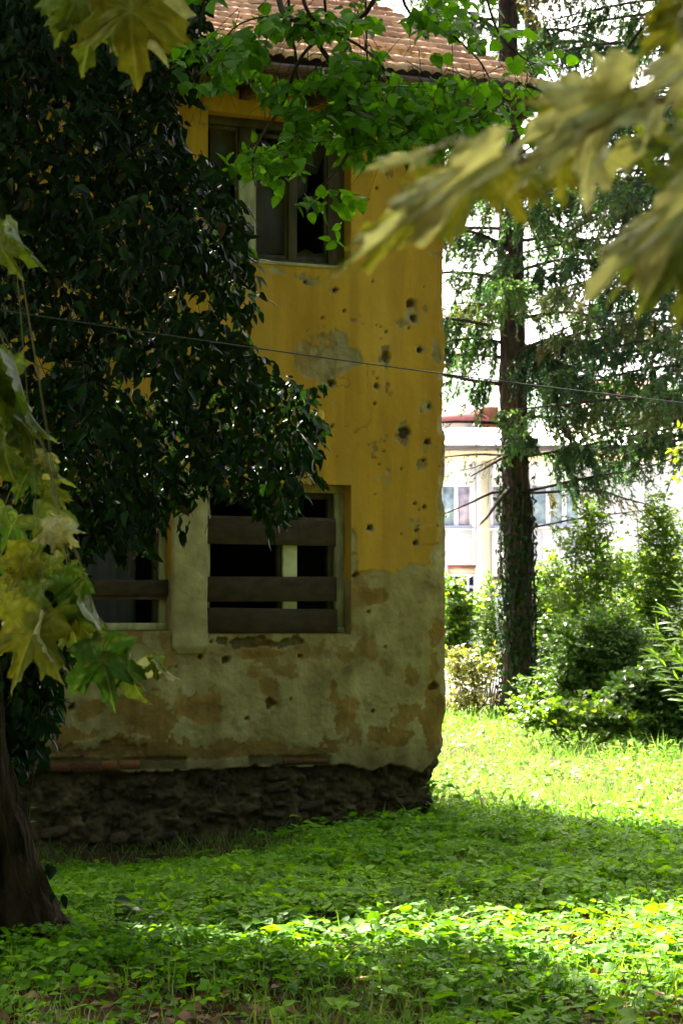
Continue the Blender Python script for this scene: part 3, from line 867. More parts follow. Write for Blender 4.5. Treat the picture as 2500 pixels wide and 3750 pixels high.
# ------------------------------------------------------------------ foliage makers
IVY_T = leaf_template(0.62, 0.12, 0.32, 'ivy')
IVY_ADULT_T = leaf_template(0.50, 0.10, 0.30, 'ovate', 0.34)
OVATE_T = leaf_template(0.62, 0.08, 0.2, 'ovate')
HEART_T = leaf_template(0.80, 0.06, 0.16, 'heart')
LANCE_T = leaf_template(0.15, 0.02, 0.3, 'lance')
SMALL_T = leaf_template_small(0.55, 0.08, 0.15)
BIG_T = leaf_template_small(0.95, 0.08, 0.2)
MID_T = leaf_template_small(0.68, 0.10, 0.2)
ROUND_T = leaf_template(0.78, 0.06, 0.12, 'ovate', 0.45)
NEEDLE_T = (np.array([(0, 0, 0), (-.15, .5, 0), (.15, .5, 0), (0, 1, -.05)], float), np.array([(0, 2, 1), (1, 2, 3)]))
BLADE_T = (np.array([(-.02, 0, 0), (.02, 0, 0), (-.022, .5, -.04), (.022, .5, -.04), (0, 1, -.28)], float), np.array([(0, 1, 3), (0, 3, 2), (2, 3, 4)]))


def rand_dirs(n):
    return unit(RNG.normal(size=(n, 3)))


def leaf_objects(name, tpl, pos, rot, scale, rnd, mat, parent, base, nvar=8):
    """leaves that can be told apart: one object each, sharing a few meshes"""
    ms = []
    for k in range(nvar):
        v = tpl[0].copy()
        v[:, 2] += 0.10 * (RNG.random() - .5) * v[:, 1] + 0.06 * (RNG.random() - .5) * np.sin(v[:, 1] * 5); v[:, 0] *= RNG.uniform(.88, 1.12)
        me = Acc().add(v, T=tpl[1], rnd=(k + .5) / nvar).mesh(name); me.materials.append(mat); ms.append(me)
    for p, r, s, c in zip(pos, rot, scale, rnd):
        o = bpy.data.objects.new(name, ms[min(nvar - 1, int(c * nvar))]); COL.objects.link(o); o.parent = parent
        m = Matrix([[*(r[i] * s), p[i] - base[i]] for i in range(3)] + [[0, 0, 0, 1]])
        o.matrix_local = m


def foliage(parent, base, name, tpl, pos, rot, scale, rnd, mat, nobj=300, score=None, leafname='leaf'):
    scale = np.broadcast_to(np.asarray(scale, float), (len(pos),))
    idx = np.arange(len(pos)); take = np.zeros(len(pos), bool)
    if nobj:
        px, py = project(pos)
        inside = (px > 20) & (px < 2480) & (py > 20) & (py < 3730)
        sc = np.where(inside, score if score is not None else -pos[:, 1], -1e9)
        best = np.argsort(-sc)[:nobj]; take[best[sc[best] > -1e8]] = True
        leaf_objects(leafname, tpl, pos[take], rot[take], scale[take], rnd[take], mat, parent, base)
    a = Acc(); k = ~take
    scatter(a, tpl[0], tpl[1], pos[k], rot[k], scale[k], rnd[k])
    o = link(name, a.mesh(name), mat, parent, base)
    o['kind'] = 'stuff'
    return o


def shoots(starts, length, n_leaf, ddir, sag, spread, leaf_angle=0.9):
    """leaf places along short shoots: returns positions, tip directions, shoot polylines"""
    n = len(starts)
    d = unit(ddir + spread * RNG.normal(size=(n, 3)))
    pos = []; tip = []; lines = []
    for k in range(n):
        L = length[k]; m = max(3, int(n_leaf * L / np.mean(length)))
        t = np.linspace(0.05, 1, m)
        p = starts[k] + d[k] * (t * L)[:, None] + np.array([0, 0, -1]) * (sag * L * t ** 2)[:, None]
        lines.append(p)
        side = unit(np.cross(d[k], np.array([0.1, -.3, 1.0])) + 1e-6)
        sg = np.where(np.arange(m) % 2 == 0, 1, -1)[:, None]
        tp = d[k] * 0.55 + side * sg * leaf_angle + RNG.normal(size=(m, 3)) * 0.28
        pos.append(p); tip.append(tp)
    return np.concatenate(pos), np.concatenate(tip), lines


def blob_crown(centre, radii, n, size, flat=0.4):
    c = np.array(centre); r = np.array(radii)
    k = 26
    sub = c + rand_dirs(k) * (RNG.random((k, 1)) ** 0.4) * r * 0.82
    w = RNG.integers(0, k, n)
    p = sub[w] + RNG.normal(size=(n, 3)) * r * 0.22
    y = rand_dirs(n) + np.array([0, 0, -.4]); z = rand_dirs(n) + np.array([0, 0, 1.1])
    return p, frames(y, z), size * RNG.uniform(.7, 1.25, n)


# ------------------------------------------------------------------ the ivy-clad tree
ITD = 10.6
IB = (P(-60, 3390, ITD)[0], ITD, 0.0)
ivy_tree = thing('ivy_tree', 'dark ivy-clad tree with glossy leaves hanging over the yellow wall', 'tree', IB)
ax = [(-120, 3560), (-125, 3400), (-140, 3230), (-160, 3050), (-190, 2850), (-220, 2500), (-280, 2000), (-330, 1300), (-360, 500), (-400, -300), (-430, -1200)]
cen = smooth_line([P(x, y + 40 * (y > 2700), ITD + .0004 * max(0, 2000 - y)) for x, y in ax], 90)
rad = np.interp(cen[:, 2], [-.3, 0, .2, .45, .8, 1.6, 3, 6], [.50, .42, .36, .30, .26, .25, .22, .16])
V, T, Q = tube(cen, rad, 72)
ang = np.tile(np.arange(72), 90) * 2 * math.pi / 72; zz = V[:, 2]
cc = np.repeat(cen, 72, axis=0); dirv = V - cc
k = 1 + 0.10 * np.sin(ang * 3 + 1) * np.interp(zz, [0, .6], [1.8, .5]) + 0.25 * (fbm(ang * 4.2, zz * 1.6, 91, 4) - .5) + 0.26 * np.abs(np.sin(ang * 13 + 5 * fbm(ang * 2, zz * 2.5, 93, 3))) * fbm(ang * 9, zz * 5, 92, 3)
V = cc + dirv * k[:, None]
link('trunk', Acc().add(V, T=T, Q=Q).mesh('trunk'), M['bark'], ivy_tree, IB)

IVY_POLY = [(-400, -500), (640, -500), (735, -60), (745, 200), (700, 330), (655, 430), (680, 560), (770, 590), (850, 640), (895, 800), (905, 950), (930, 1080), (915, 1210),
            (945, 1300), (1010, 1360), (1060, 1400), (1150, 1440), (1165, 1560), (1150, 1680), (1110, 1760), (1080, 1850), (1010, 1900), (930, 1860), (860, 1800), (770, 1780), (690, 1830), (640, 1870), (580, 1930),
            (520, 2000), (420, 2000), (330, 1990), (280, 2080), (250, 2250), (255, 2420), (215, 2560), (170, 2660), (140, 2800), (60, 2840), (40, 2700), (-60, 2900), (-400, 2900)]
GAPS = [(472, 1385, 48, 26), (535, 1420, 30, 14), (655, 1120, 30, 20), (735, 1112, 22, 12), (75, 1080, 30, 40), (235, 1150, 22, 45), (170, 1100, 18, 30), (130, 1040, 24, 18), (250, 1330, 30, 22), (590, 1200, 22, 18),
        (470, 1110, 20, 22), (690, 1050, 14, 30), (180, 315, 18, 40), (110, 270, 40, 16), (255, 690, 16, 30), (670, 380, 14, 60), (860, 1130, 12, 30), (845, 1160, 10, 30), (10, 1360, 30, 20), (580, 1500, 14, 10),
        (330, 1060, 18, 12), (420, 1300, 14, 20), (700, 1240, 14, 22), (300, 1080, 16, 20), (100, 1480, 20, 16), (550, 1260, 16, 14), (15, 1020, 20, 30), (820, 1040, 12, 24), (190, 620, 12, 18), (340, 1220, 12, 24), (640, 1060, 14, 14), (505, 1180, 14, 14)]
N0 = 4200
px = RNG.uniform(-400, 1180, N0 * 3); py = RNG.uniform(-500, 2880, N0 * 3)
ok = in_poly(px, py, IVY_POLY)
px, py = px[ok][:N0], py[ok][:N0]
ed = edge_dist(px, py, IVY_POLY)
depth = 11.9 + RNG.uniform(-1, 1, len(px)) * 0.95 * np.sqrt(np.clip(ed / 260, 0.02, 1)) + 0.25 * (fbm(px / 210, py / 210, 7, 2) - .5) * 3
low = py > 2100
depth = np.where(low, 11.25 + RNG.uniform(-.25, .2, len(px)), depth)
starts = P(px, py, 1.0) * 0
starts = np.array([P(a_, b_ - 60, d_) for a_, b_, d_ in zip(px, py, depth)])
ln = RNG.uniform(.14, .36, len(px))
pos, tip, lines = shoots(starts, ln, 7, np.array([0.12, -.35, -.55]), 0.35, 0.45)
qx, qy = project(pos)
ok = in_poly(qx, qy, IVY_POLY) | (edge_dist(qx, qy, IVY_POLY) < 30 * RNG.random(len(qx)))
for (gx, gy, gw, gh) in GAPS:
    ok &= (((qx - gx) / (gw * .8 + 2)) ** 2 + ((qy - gy) / (gh * .8 + 4)) ** 2) > 1
thin = (qy > 1000) & (qy < 1480) & (qx < 860)
ok &= ~(thin & (fbm(qx / 70, qy / 50, 77, 3) > 0.70))
pos, tip = pos[ok], tip[ok]
# sprigs that stand out from the edge
for (sx, sy, ex, ey, n) in [(1060, 1440, 1185, 1405, 9), (1060, 1500, 1180, 1560, 9), (1050, 1560, 1175, 1680, 10), (1080, 1600, 1170, 1760, 9), (900, 1090, 955, 1140, 4), (900, 1280, 950, 1330, 5), (700, 1890, 660, 1960, 4), (960, 1850, 985, 1965, 6), (650, 1830, 660, 1945, 4), (880, 640, 770, 590, 6), (400, 1950, 470, 2070, 6), (560, 1900, 560, 2060, 5)]:
    t = np.linspace(.2, 1, n); q = np.stack([P(sx + (ex - sx) * a_, sy + (ey - sy) * a_, 11.6) for a_ in t])
    pos = np.concatenate([pos, q]); tip = np.concatenate([tip, np.array([.5, -.3, -.6]) * np.where(np.arange(n) % 2, 1, .2)[:, None] + RNG.normal(size=(n, 3)) * .4])
# ivy on the trunk itself
m = 700; zt = RNG.uniform(.22, 3.2, m); an = RNG.uniform(-math.pi, math.pi, m)
keep = (fbm(an * 1.7, zt * 1.8, 33, 3) > .43) | (zt > 1.1); zt, an = zt[keep], an[keep]
ci = np.array([cen[np.argmin(abs(cen[:, 2] - z_))] for z_ in zt]); ri = np.interp(zt, [0, .2, .45, .8, 1.6, 3], [.42, .36, .30, .26, .25, .22]) * 1.25
q = ci + np.stack([np.cos(an) * (ri + RNG.uniform(.03, .13, len(ri))), np.sin(an) * (ri + RNG.uniform(.03, .13, len(ri))), np.zeros(len(zt))], 1); q[:, 2] = zt
pos = np.concatenate([pos, q]); tip = np.concatenate([tip, np.array([0, 0, -1.0]) + RNG.normal(size=(len(q), 3)) * .45])
n = len(pos)
rot = frames(tip * np.array([1, .7, 1]) + np.array([0.05, -.1, -.75]), np.array([0.15, -0.45, 0.55]) + RNG.normal(size=(n, 3)) * .65)
size = RNG.uniform(.042, .105, n); rnd = np.clip(RNG.normal(.45, .27, n), 0, .985)
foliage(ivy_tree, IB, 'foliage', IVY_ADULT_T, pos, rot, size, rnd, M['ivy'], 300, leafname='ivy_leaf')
# stems
a = Acc()
for k in RNG.permutation(len(lines))[:420]:
    L = lines[k]; V, T, Q = tube(L, np.linspace(.004, .002, len(L)), 3, False); a.add(V, T=T, Q=Q)
for (pts, r) in [([(-330, 1500, 11.2), (0, 1250, 11.7), (250, 1180, 12.0), (560, 1250, 12.0), (900, 1420, 11.8), (1130, 1500, 11.7)], .026), ([(-300, 900, 11.3), (100, 700, 12.0), (400, 690, 12.1), (700, 800, 12.0), (860, 1000, 12)], .028),
                 ([(-330, 300, 11.3), (120, 230, 11.8), (126, 420, 11.8), (200, 600, 11.9)], .022), ([(-280, 1800, 11.2), (100, 1650, 11.8), (420, 1640, 12), (760, 1700, 11.9), (1000, 1800, 11.8)], .024), ([(-150, 2400, 11.2), (60, 2300, 11.2), (140, 2500, 11.15), (130, 2760, 11.1), (105, 2990, 11.05)], .008),
                 ([(-400, -100, 11.3), (100, -150, 12.0), (450, -80, 12.0), (650, 150, 12)], .03)]:
    L = smooth_line([P(*q_) for q_ in pts], 30); V, T, Q = tube(L, np.linspace(r, r * .35, 30), 6); a.add(V, T=T, Q=Q)
link('stem', a.mesh('stem'), M['twig'], ivy_tree, IB)['kind'] = 'stuff'
# the crown above the frame
top = cen[-1]
a = Acc()
for k in range(9):
    an_ = k * 2.4; e = np.array([-2.9 + 2.6 * math.cos(an_), 13.2 + 2.2 * math.sin(an_), 7.6 + .5 * math.sin(k)])
    L = smooth_line([cen[-14 - k], (cen[-6] + e) / 2 + np.array([0, 0, .5]), e], 14); V, T, Q = tube(L, np.linspace(.09, .02, 14), 6); a.add(V, T=T, Q=Q)
link('limb', a.mesh('limb'), M['bark'], ivy_tree, IB)
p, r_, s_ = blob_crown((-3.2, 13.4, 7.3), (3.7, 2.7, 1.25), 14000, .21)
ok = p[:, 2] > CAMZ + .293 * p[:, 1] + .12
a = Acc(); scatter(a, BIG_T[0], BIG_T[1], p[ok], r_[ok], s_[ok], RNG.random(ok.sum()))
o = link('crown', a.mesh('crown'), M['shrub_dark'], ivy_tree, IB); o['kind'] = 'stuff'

# ------------------------------------------------------------------ the round-leaved tree whose boughs hang in at the top
LB = (4.6, 10.2, 0.0)
linden = thing('broadleaf_tree', 'green tree with round leaves, its thin boughs hanging before the roof', 'tree', LB)
cen2 = smooth_line([(4.6, 10.2, -.1), (4.55, 10.25, .8), (4.4, 10.4, 2.5), (4.1, 10.7, 4.4), (3.4, 11, 6.0), (2.2, 11.2, 7.2), (1, 11.2, 7.9)], 40)
V, T, Q = tube(cen2, np.interp(np.arange(40), [0, 3, 39], [.34, .24, .08]), 14); link('trunk', Acc().add(V, T=T, Q=Q).mesh('trunk'), M['bark'], linden, LB)
BR = [([(1000, -500), (1020, 0), (1127, 89), (1171, 170), (1261, 304), (1279, 393), (1290, 500), (1252, 598), (1160, 708), (1120, 780)], .017, 10.9),
      ([(1500, -500), (1368, 0), (1250, 90), (1136, 170), (1082, 250), (1038, 375), (957, 500), (925, 590), (935, 680)], .013, 10.7),
      ([(1040, -400), (1060, 60), (1082, 196), (1090, 300), (1087, 429), (1046, 598), (1010, 690)], .009, 11.2),
      ([(1050, -450), (1110, 0), (1216, 107), (1332, 179), (1404, 250), (1466, 393), (1500, 480)], .011, 10.8),
      ([(1400, -500), (1475, 0), (1590, 80), (1672, 143), (1761, 232), (1800, 330), (1770, 420)], .010, 11.2),
      ([(1330, -400), (1340, 100), (1345, 260), (1340, 400), (1320, 520)], .007, 11.4),
      ([(1700, -400), (1800, 60), (1900, 200), (1990, 240), (2060, 235)], .008, 11.0),
      ([(2350, 100), (2180, 330), (2040, 447), (1936, 542), (1880, 560), (1800, 520)], .009, 11.3),
      ([(1790, 380), (1720, 450), (1690, 510), (1640, 580), (1560, 600)], .006, 11.3),
      ([(800, -400), (740, 60), (735, 130), (760, 260), (800, 330)], .007, 11.3),
      ([(1150, -400), (1190, 20), (1180, 100), (1000, 60), (860, 100), (800, 200), (720, 280)], .008, 10.8)]
LPOLY = [(560, -500), (560, 120), (640, 300), (700, 330), (800, 340), (900, 300), (960, 340), (1040, 430), (980, 470), (900, 520), (830, 620), (880, 680), (960, 640), (1010, 700), (1100, 660), (1130, 520), (1200, 500),
         (1260, 600), (1330, 640), (1420, 560), (1560, 590), (1680, 570), (1760, 600), (1850, 500), (1960, 470), (2060, 330), (2080, 200), (1900, 100), (1800, 0), (1780, -500)]
acc_b = []
tw_start = []; tw_dir = []
for (pts, r, d) in BR:
    L = smooth_line([P(x, y, d + .35 * math.sin(i * 1.3 + x)) for i, (x, y) in enumerate(pts)], 40)
    V, T, Q = tube(L, np.linspace(r, r * .28, 40), 6)
    link('branch', Acc().add(V, T=T, Q=Q).mesh('branch'), M['twig'], linden, LB)
    for k in range(7, 40):
        for rep in range(2):
            if RNG.random() < .85:
                tw_start.append(L[k] + RNG.normal(size=3) * .02); tw_dir.append(rand_dirs(1)[0] * np.array([1, 1, .6]) + np.array([0, 0, -.15]))
# more twigs that hang in from the crown
qx = RNG.uniform(560, 2080, 1300); qy = RNG.uniform(-450, 560, 1300); ok = in_poly(qx, qy, LPOLY)
sel_ = ok & ((qy > 210) | (RNG.random(1300) < .55))
for x, y in zip(qx[sel_][:520], qy[sel_][:520]):
    tw_start.append(P(x, y, 11 + RNG.uniform(-.6, .7))); tw_dir.append(rand_dirs(1)[0] * .8 + np.array([0, 0, -.5]))
tw_start = np.array(tw_start); tw_dir = np.array(tw_dir)
pos, tip, lines = shoots(tw_start, RNG.uniform(.18, .45, len(tw_start)), 6, tw_dir, .25, .15)
qx, qy = project(pos)
ok = in_poly(qx, qy, LPOLY) & ~((qx > 1830) & (qy > 200) & (RNG.random(len(qx)) < .6)) & ~((qy > 330) & (fbm(qx / 120, qy / 120, 15, 2) > .60))
ok &= ~((qy < 300) & (fbm(qx / 120, qy / 80, 16, 3) > .53)) & ~((qy < 330) & (RNG.random(len(qx)) < .15))
pos, tip = pos[ok], tip[ok]
for (cx, cy, rx, ry, n) in [(985, 575, 70, 55, 26), (1010, 660, 30, 30, 8), (1130, 735, 55, 40, 14), (1230, 750, 60, 34, 14), (1290, 720, 40, 30, 8), (1215, 885, 18, 16, 3), (1350, 885, 14, 14, 2), (1250, 830, 20, 20, 3), (1060, 560, 40, 60, 10), (1460, 560, 40, 40, 8), (1960, 500, 40, 30, 4), (900, 560, 60, 30, 8), (870, 620, 50, 30, 8)]:
    q = np.array([P(cx + RNG.normal() * rx * .6, cy + RNG.normal() * ry * .6, 10.9 + RNG.uniform(-.2, .2)) for _ in range(n)])
    pos = np.concatenate([pos, q]); tip = np.concatenate([tip, RNG.normal(size=(n, 3))])
n = len(pos)
rot = frames(unit(tip) + np.array([0, -.1, -.35]), np.array([0, -.45, .75]) + RNG.normal(size=(n, 3)) * .45)
size = RNG.uniform(.05, .09, n); rnd = RNG.random(n)
foliage(linden, LB, 'foliage', HEART_T, pos, rot, size, rnd, M['linden'], 300)
a = Acc()
for L in lines:
    gx, gy = project(L[len(L) // 2])
    if in_poly(np.array([gx]), np.array([gy]), LPOLY)[0] and (gy > 300 or RNG.random() < .12):
        V, T, Q = tube(L, np.linspace(.0025, .001, len(L)), 3, False); a.add(V, T=T, Q=Q)
link('twig', a.mesh('twig'), M['twig'], linden, LB)['kind'] = 'stuff'
p, r_, s_ = blob_crown((3.0, 9.0, 7.2), (4.4, 3.6, 1.6), 14000, .21)
p2, r2, s2 = blob_crown((6.2, 6.5, 8.2), (3.6, 5, 2.2), 8000, .27)  # crown carried further right out of view, added to dim the house front
p = np.concatenate([p, p2]); r_ = np.concatenate([r_, r2]); s_ = np.concatenate([s_, s2])
ok = p[:, 2] > CAMZ + .293 * p[:, 1] + .12
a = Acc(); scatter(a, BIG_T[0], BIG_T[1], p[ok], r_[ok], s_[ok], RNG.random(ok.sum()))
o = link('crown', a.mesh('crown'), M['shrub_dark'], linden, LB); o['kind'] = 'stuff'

# ------------------------------------------------------------------ plane-tree branches close to the camera
HALF = [(0, 1), (.035, .92), (.06, .84), (.15, .80), (.13, .68), (.165, .53), (.29, .58), (.37, .68), (.41, .60), (.50, .615), (.62, .62), (.54, .50), (.585, .42), (.47, .35), (.36, .23), (.43, .15), (.52, .03), (.38, -.03), (.24, -.10), (.11, -.07)]
OUT = [(x, y) for x, y in HALF] + [(0, 0.0)] + [(-x, y) for x, y in HALF[::-1][:-1]]


def plane_leaf_mesh(seed, rnd, curl, fold, brown=0.25):
    rr = np.random.default_rng(seed)
    o = np.array(OUT, float)
    o[:, 0] *= 1 + .10 * rr.normal() + .06 * rr.normal(size=len(o)); o[:, 1] += .015 * rr.normal(size=len(o))
    mid = (o + np.roll(o, -1, 0)) / 2
    o2 = np.empty((len(o) * 2, 2)); o2[0::2] = o; o2[1::2] = mid + (mid - np.array([0, .3])) * -.012
    n = len(o2); c = np.array([0, .27]); rings = [0.0001, .22, .42, .6, .76, .9, 1]
    V = np.concatenate([c + (o2 - c) * s for s in rings])
    x, y = V[:, 0], V[:, 1]
    vein = np.zeros(len(V)); vd = np.full(len(V), 9.)
    for ex, ey in ((0, 1), (.60, .62), (-.60, .62), (.5, .03), (-.5, .03)):
        L = math.hypot(ex, ey); t = np.clip((x * ex + y * ey) / L / L, 0, 1)
        vd = np.minimum(vd, np.hypot(x - t * ex, y - t * ey))
    vein = 1 - sstep(.004, .022, vd)
    z = fold * np.abs(x) * (1 - .4 * y) - curl * y * y * .8 - curl * .9 * np.abs(x) ** 2 + .05 * sstep(0, .12, vd) + .035 * np.sin(x * 9 + rr.normal() * 3) * np.sin(y * 8 + rr.normal() * 3) + .03 * rr.normal() * y
    edge = np.repeat(np.array(rings), n)
    z += (edge ** 6) * .05 * rr.normal(size=len(V)) * .6 + (edge ** 3) * .09 * np.sin(np.arctan2(y - .27, x) * 3 + rr.normal() * 4)
    y2 = np.where(y > .3, .3 + (y - .3) * (1 - .22 * curl), y)
    br = sstep(.62, .8, edge * .55 + .6 * fbm(x * 4 + seed, y * 4, seed, 3) - (.35 - brown * .4)) * min(1, brown * 2.2)
    Q = []
    for r in range(len(rings) - 1):
        for j in range(n): Q.append((r * n + j, r * n + (j + 1) % n, (r + 1) * n + (j + 1) % n, (r + 1) * n + j))
    me = Acc().add(np.stack([x, y2, z], 1), Q=Q, rnd=rnd).mesh('leaf', extra=dict(vein=vein, brown=np.clip(br, 0, 1)))
    me.materials.append(M['plane']); return me


PLM = {}
def plane_leaf(kind, seed):
    key = (kind, seed % 4)
    if key not in PLM:
        rnd, curl, fold, br = {'green': (.08, .35, .25, .0), 'lime': (.38, .4, .3, .08), 'gold': (.62, .35, .2, .12), 'pale': (.95, .3, .16, .06), 'tan': (.85, .55, .35, .32), 'fold': (.30, .5, 1.1, .05), 'palefold': (.95, .5, 1.0, .1)}[kind]
        PLM[key] = plane_leaf_mesh(100 + len(PLM), min(1, max(0, rnd + .05 * (seed % 4 - 1.5))), curl, fold, br)
    return PLM[key]


PB = (-1.3, -2.6, 0.0)
plane_tree = thing('plane_tree', 'plane tree with large lobed yellowing leaves hanging close to the camera', 'tree', PB)
V, T, Q = tube(smooth_line([(-1.3, -2.6, -.1), (-1.3, -2.6, 1.2), (-1.2, -2.4, 3), (-1.0, -1.5, 5), (-.8, 0, 6.5)], 30), np.interp(np.arange(30), [0, 3, 29], [.42, .32, .12]), 16)
link('trunk', Acc().add(V, T=T, Q=Q).mesh('trunk'), M['bark'], plane_tree, PB)
p, r_, s_ = blob_crown((-1.8, 6.8, 5.4), (2.4, 3.2, .9), 3000, .22)
p2, r2, s2 = blob_crown((-.5, -4.5, 5.6), (9, 5, 3.8), 15000, .32)  # unseen crown leaves behind the camera, added to darken the house front
p3, r3, s3 = blob_crown((-.85, 5.1, 5.2), (1.3, 1.1, .45), 1300, .22)  # unseen leaves added to keep the sun off the top-right bough
p = np.concatenate([p, p2, p3]); r_ = np.concatenate([r_, r2, r3]); s_ = np.concatenate([s_, s2, s3])
ok = (p[:, 2] > CAMZ + .32 * np.maximum(p[:, 1], 0) + .4) & (p[:, 2] > 3.6)
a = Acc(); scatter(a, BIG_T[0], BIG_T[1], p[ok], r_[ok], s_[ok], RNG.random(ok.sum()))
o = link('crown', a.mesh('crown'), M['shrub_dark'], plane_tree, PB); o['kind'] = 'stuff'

# unseen leaf masses round the camera, added to keep sky light off the facade
p, r_, s_ = [], [], []
for (cx, cy, cz, rx, ry, rz) in [(8.5, 2, 4.5, 2.6, 4, 4.2), (9.5, 10, 4.8, 2.6, 4.2, 4.5), (7, -7, 5, 4, 3.5, 4.5), (10.5, 17, 4.2, 2.4, 3.5, 4), (-9, -2, 5, 3.4, 5, 4.6), (-10, 8, 5, 2.8, 4.5, 4.6), (0, -11, 4.5, 6, 2.5, 4.4)]:
    q0, q1, q2 = blob_crown((cx, cy, cz), (rx, ry, rz), 4200, .34); p.append(q0); r_.append(q1); s_.append(q2)
p = np.concatenate(p); r_ = np.concatenate(r_); s_ = np.concatenate(s_); ok = p[:, 2] > .05
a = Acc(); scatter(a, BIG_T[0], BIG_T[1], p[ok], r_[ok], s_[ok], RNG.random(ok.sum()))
o = link('unseen_leaf_screen', a.mesh('unseen_leaf_screen'), M['shrub_dark']); o['kind'] = 'stuff'


def plane_branch(label, stems, leaves, depth, root_r=.006):
    b0 = P(*stems[0][0][:2], depth + stems[0][0][2])
    root_r = .0028 if depth > 5 else root_r
    t = bpy.data.objects.new('branch', None); COL.objects.link(t); t.parent = plane_tree; t.location = Vector(b0) - Vector(PB); t.empty_display_size = .1; t['label'] = label
    allp = []; a = Acc()
    for st in stems:
        L = smooth_line([P(x, y, depth + d) for x, y, d in st], 24); allp.append(L)
        V, T, Q = tube(L, np.linspace(root_r, root_r * .3, 24), 6); a.add(V, T=T, Q=Q)
    allp = np.concatenate(allp)
    for k, (bx, by, tx, ty, roll, kind, dd, wd) in enumerate(leaves):
        base = P(bx, by, depth + dd); tp = P(tx, ty, depth + dd + random.uniform(-.04, .04))
        y = tp - base; L = np.linalg.norm(y); y = y / L; L *= 1.1 if depth > 4 else .97
        view = unit(np.array([0, 0, CAMZ]) - base)
        x = unit(np.cross(y, view)); nrm = np.cross(x, y)
        nrm = nrm * math.cos(R(roll)) + x * math.sin(R(roll)); x = np.cross(y, nrm)
        m = Matrix([[x[i] * L * wd, y[i] * L, nrm[i] * L * (.5 + .5 * wd), base[i] - b0[i]] for i in range(3)] + [[0, 0, 0, 1]])
        o = bpy.data.objects.new('leaf', plane_leaf(kind, k)); COL.objects.link(o); o.parent = t; o.matrix_local = m
        dj = np.linalg.norm(allp - base, axis=1); j = max(0, np.argmin(dj) - 2); e_ = allp[j]
        if dj.min() > .09: e_ = base + unit(allp[j] - base) * .05 - y * .03
        mid = (e_ + base) / 2 + np.array([0, 0, .008])
        V, T, Q = tube(smooth_line([e_, mid, base], 8), .0013, 5); a.add(V, T=T, Q=Q)
    link('twig', a.mesh('twig'), M['twig_green'], t, tuple(b0))['kind'] = 'stuff'
    return t


def z8(*q): return [(.4464 * x, 1600 + .4464 * y, .4464 * x2, 1600 + .4464 * y2, r, k, d, .8) for x, y, x2, y2, r, k, d in q]
left_leaves = z8((20, -90, 42, 440, 55, 'lime', 0), (390, 125, 330, 330, 10, 'tan', .05), (330, 150, 75, 510, 25, 'green', .1), (420, 360, 465, 600, 30, 'lime', .05), (360, 130, 180, 470, -30, 'tan', .15), (480, 470, 540, 610, 20, 'gold', .1),
                 (470, 600, 235, 980, 15, 'lime', 0), (490, 680, 450, 1030, 5, 'tan', -.05), (490, 640, 620, 830, 65, 'palefold', -.1), (250, 930, 20, 1300, 10, 'gold', .05), (420, 980, 430, 1290, 20, 'lime', .1), (230, 960, 210, 1290, -20, 'gold', .1),
                 (330, 1200, 250, 1600, 40, 'lime', 0), (690, 1140, 420, 1370, 0, 'green', -.05), (700, 1150, 785, 1740, 55, 'fold', 0), (610, 1420, 500, 1690, 25, 'gold', .05), (600, 1450, 615, 1880, 35, 'lime', .1), (350, 1440, 55, 2075, 20, 'gold', -.05),
                 (370, 1450, 395, 1970, 60, 'palefold', -.03), (190, 1530, -20, 1700, 30, 'tan', 0), (830, 1680, 900, 2240, 20, 'green', 0), (840, 1680, 640, 1900, -25, 'green', .05), (1035, 1770, 1105, 2240, 40, 'fold', 0), (1035, 1775, 940, 1850, 20, 'lime', .05),
                 (1285, 1800, 1400, 2055, 60, 'palefold', 0), (1280, 1800, 1270, 2000, 15, 'lime', 0), (180, 1480, 130, 1290, 20, 'gold', .15), (30, 1000, -60, 1150, 20, 'green', .2), (120, 1230, 30, 1700, 20, 'gold', .12), (150, 640, 0, 960, 15, 'green', .15), (560, 1060, 640, 1260, 20, 'lime', .1), (640, 1460, 720, 1680, 55, 'gold', .08), (40, 560, -60, 760, 20, 'lime', .1))
left_leaves += [(48, 810, 125, 1010, 55, 'fold', 0, .75), (2, 870, 45, 1020, 45, 'lime', 0, .75), (-10, 1240, 30, 1790, 60, 'fold', .05, .75), (45, 1290, 85, 1640, 55, 'fold', 0, .75), (30, 1310, -30, 1540, 20, 'lime', .08, .75), (100, 1560, 20, 1700, 15, 'gold', .1, .75), (20, 1480, -40, 1700, 30, 'green', .1, .75)]
plane_branch('hanging plane-tree branch with green and yellowing lobed leaves before the ivy trunk', [[(-300, 700, 0), (-100, 760, 0), (-20, 1150, 0), (35, 1310, 0), (60, 1400, 0), (100, 1550, 0), (170, 1655, 0), (210, 1880, 0), (300, 2060, 0), (350, 2290, 0), (375, 2350, 0)], [(-100, 760, 0), (0, 802, 0), (50, 812, 0)],
              [(290, 2262, 0), (400, 2310, 0), (530, 2360, 0), (570, 2402, 0)], [(340, 2290, 0), (450, 2345, 0), (463, 2392, 0)]], left_leaves, 5.4)
z1 = lambda *q: [(.797 * x, .797 * y, .797 * x2, .797 * y2, r, k, d, .85) for x, y, x2, y2, r, k, d in q]
plane_branch('small drooping cluster of olive plane leaves hanging from the top edge', [[(470, -500, 0), (465, -200, 0), (440, -60, 0), (430, -30, 0)], [(465, -200, 0), (320, -90, 0), (300, -60, 0)]],
             z1((400, -90, 235, 205, 15, 'lime', 0), (480, -60, 345, 300, 20, 'lime', .03), (600, -90, 600, 375, 12, 'gold', -.04), (640, -100, 700, 260, 25, 'tan', .04), (620, -60, 745, 240, 50, 'fold', .05), (520, -120, 480, 250, 35, 'lime', .06), (350, -120, 210, 110, 30, 'lime', .04)), 4.3)
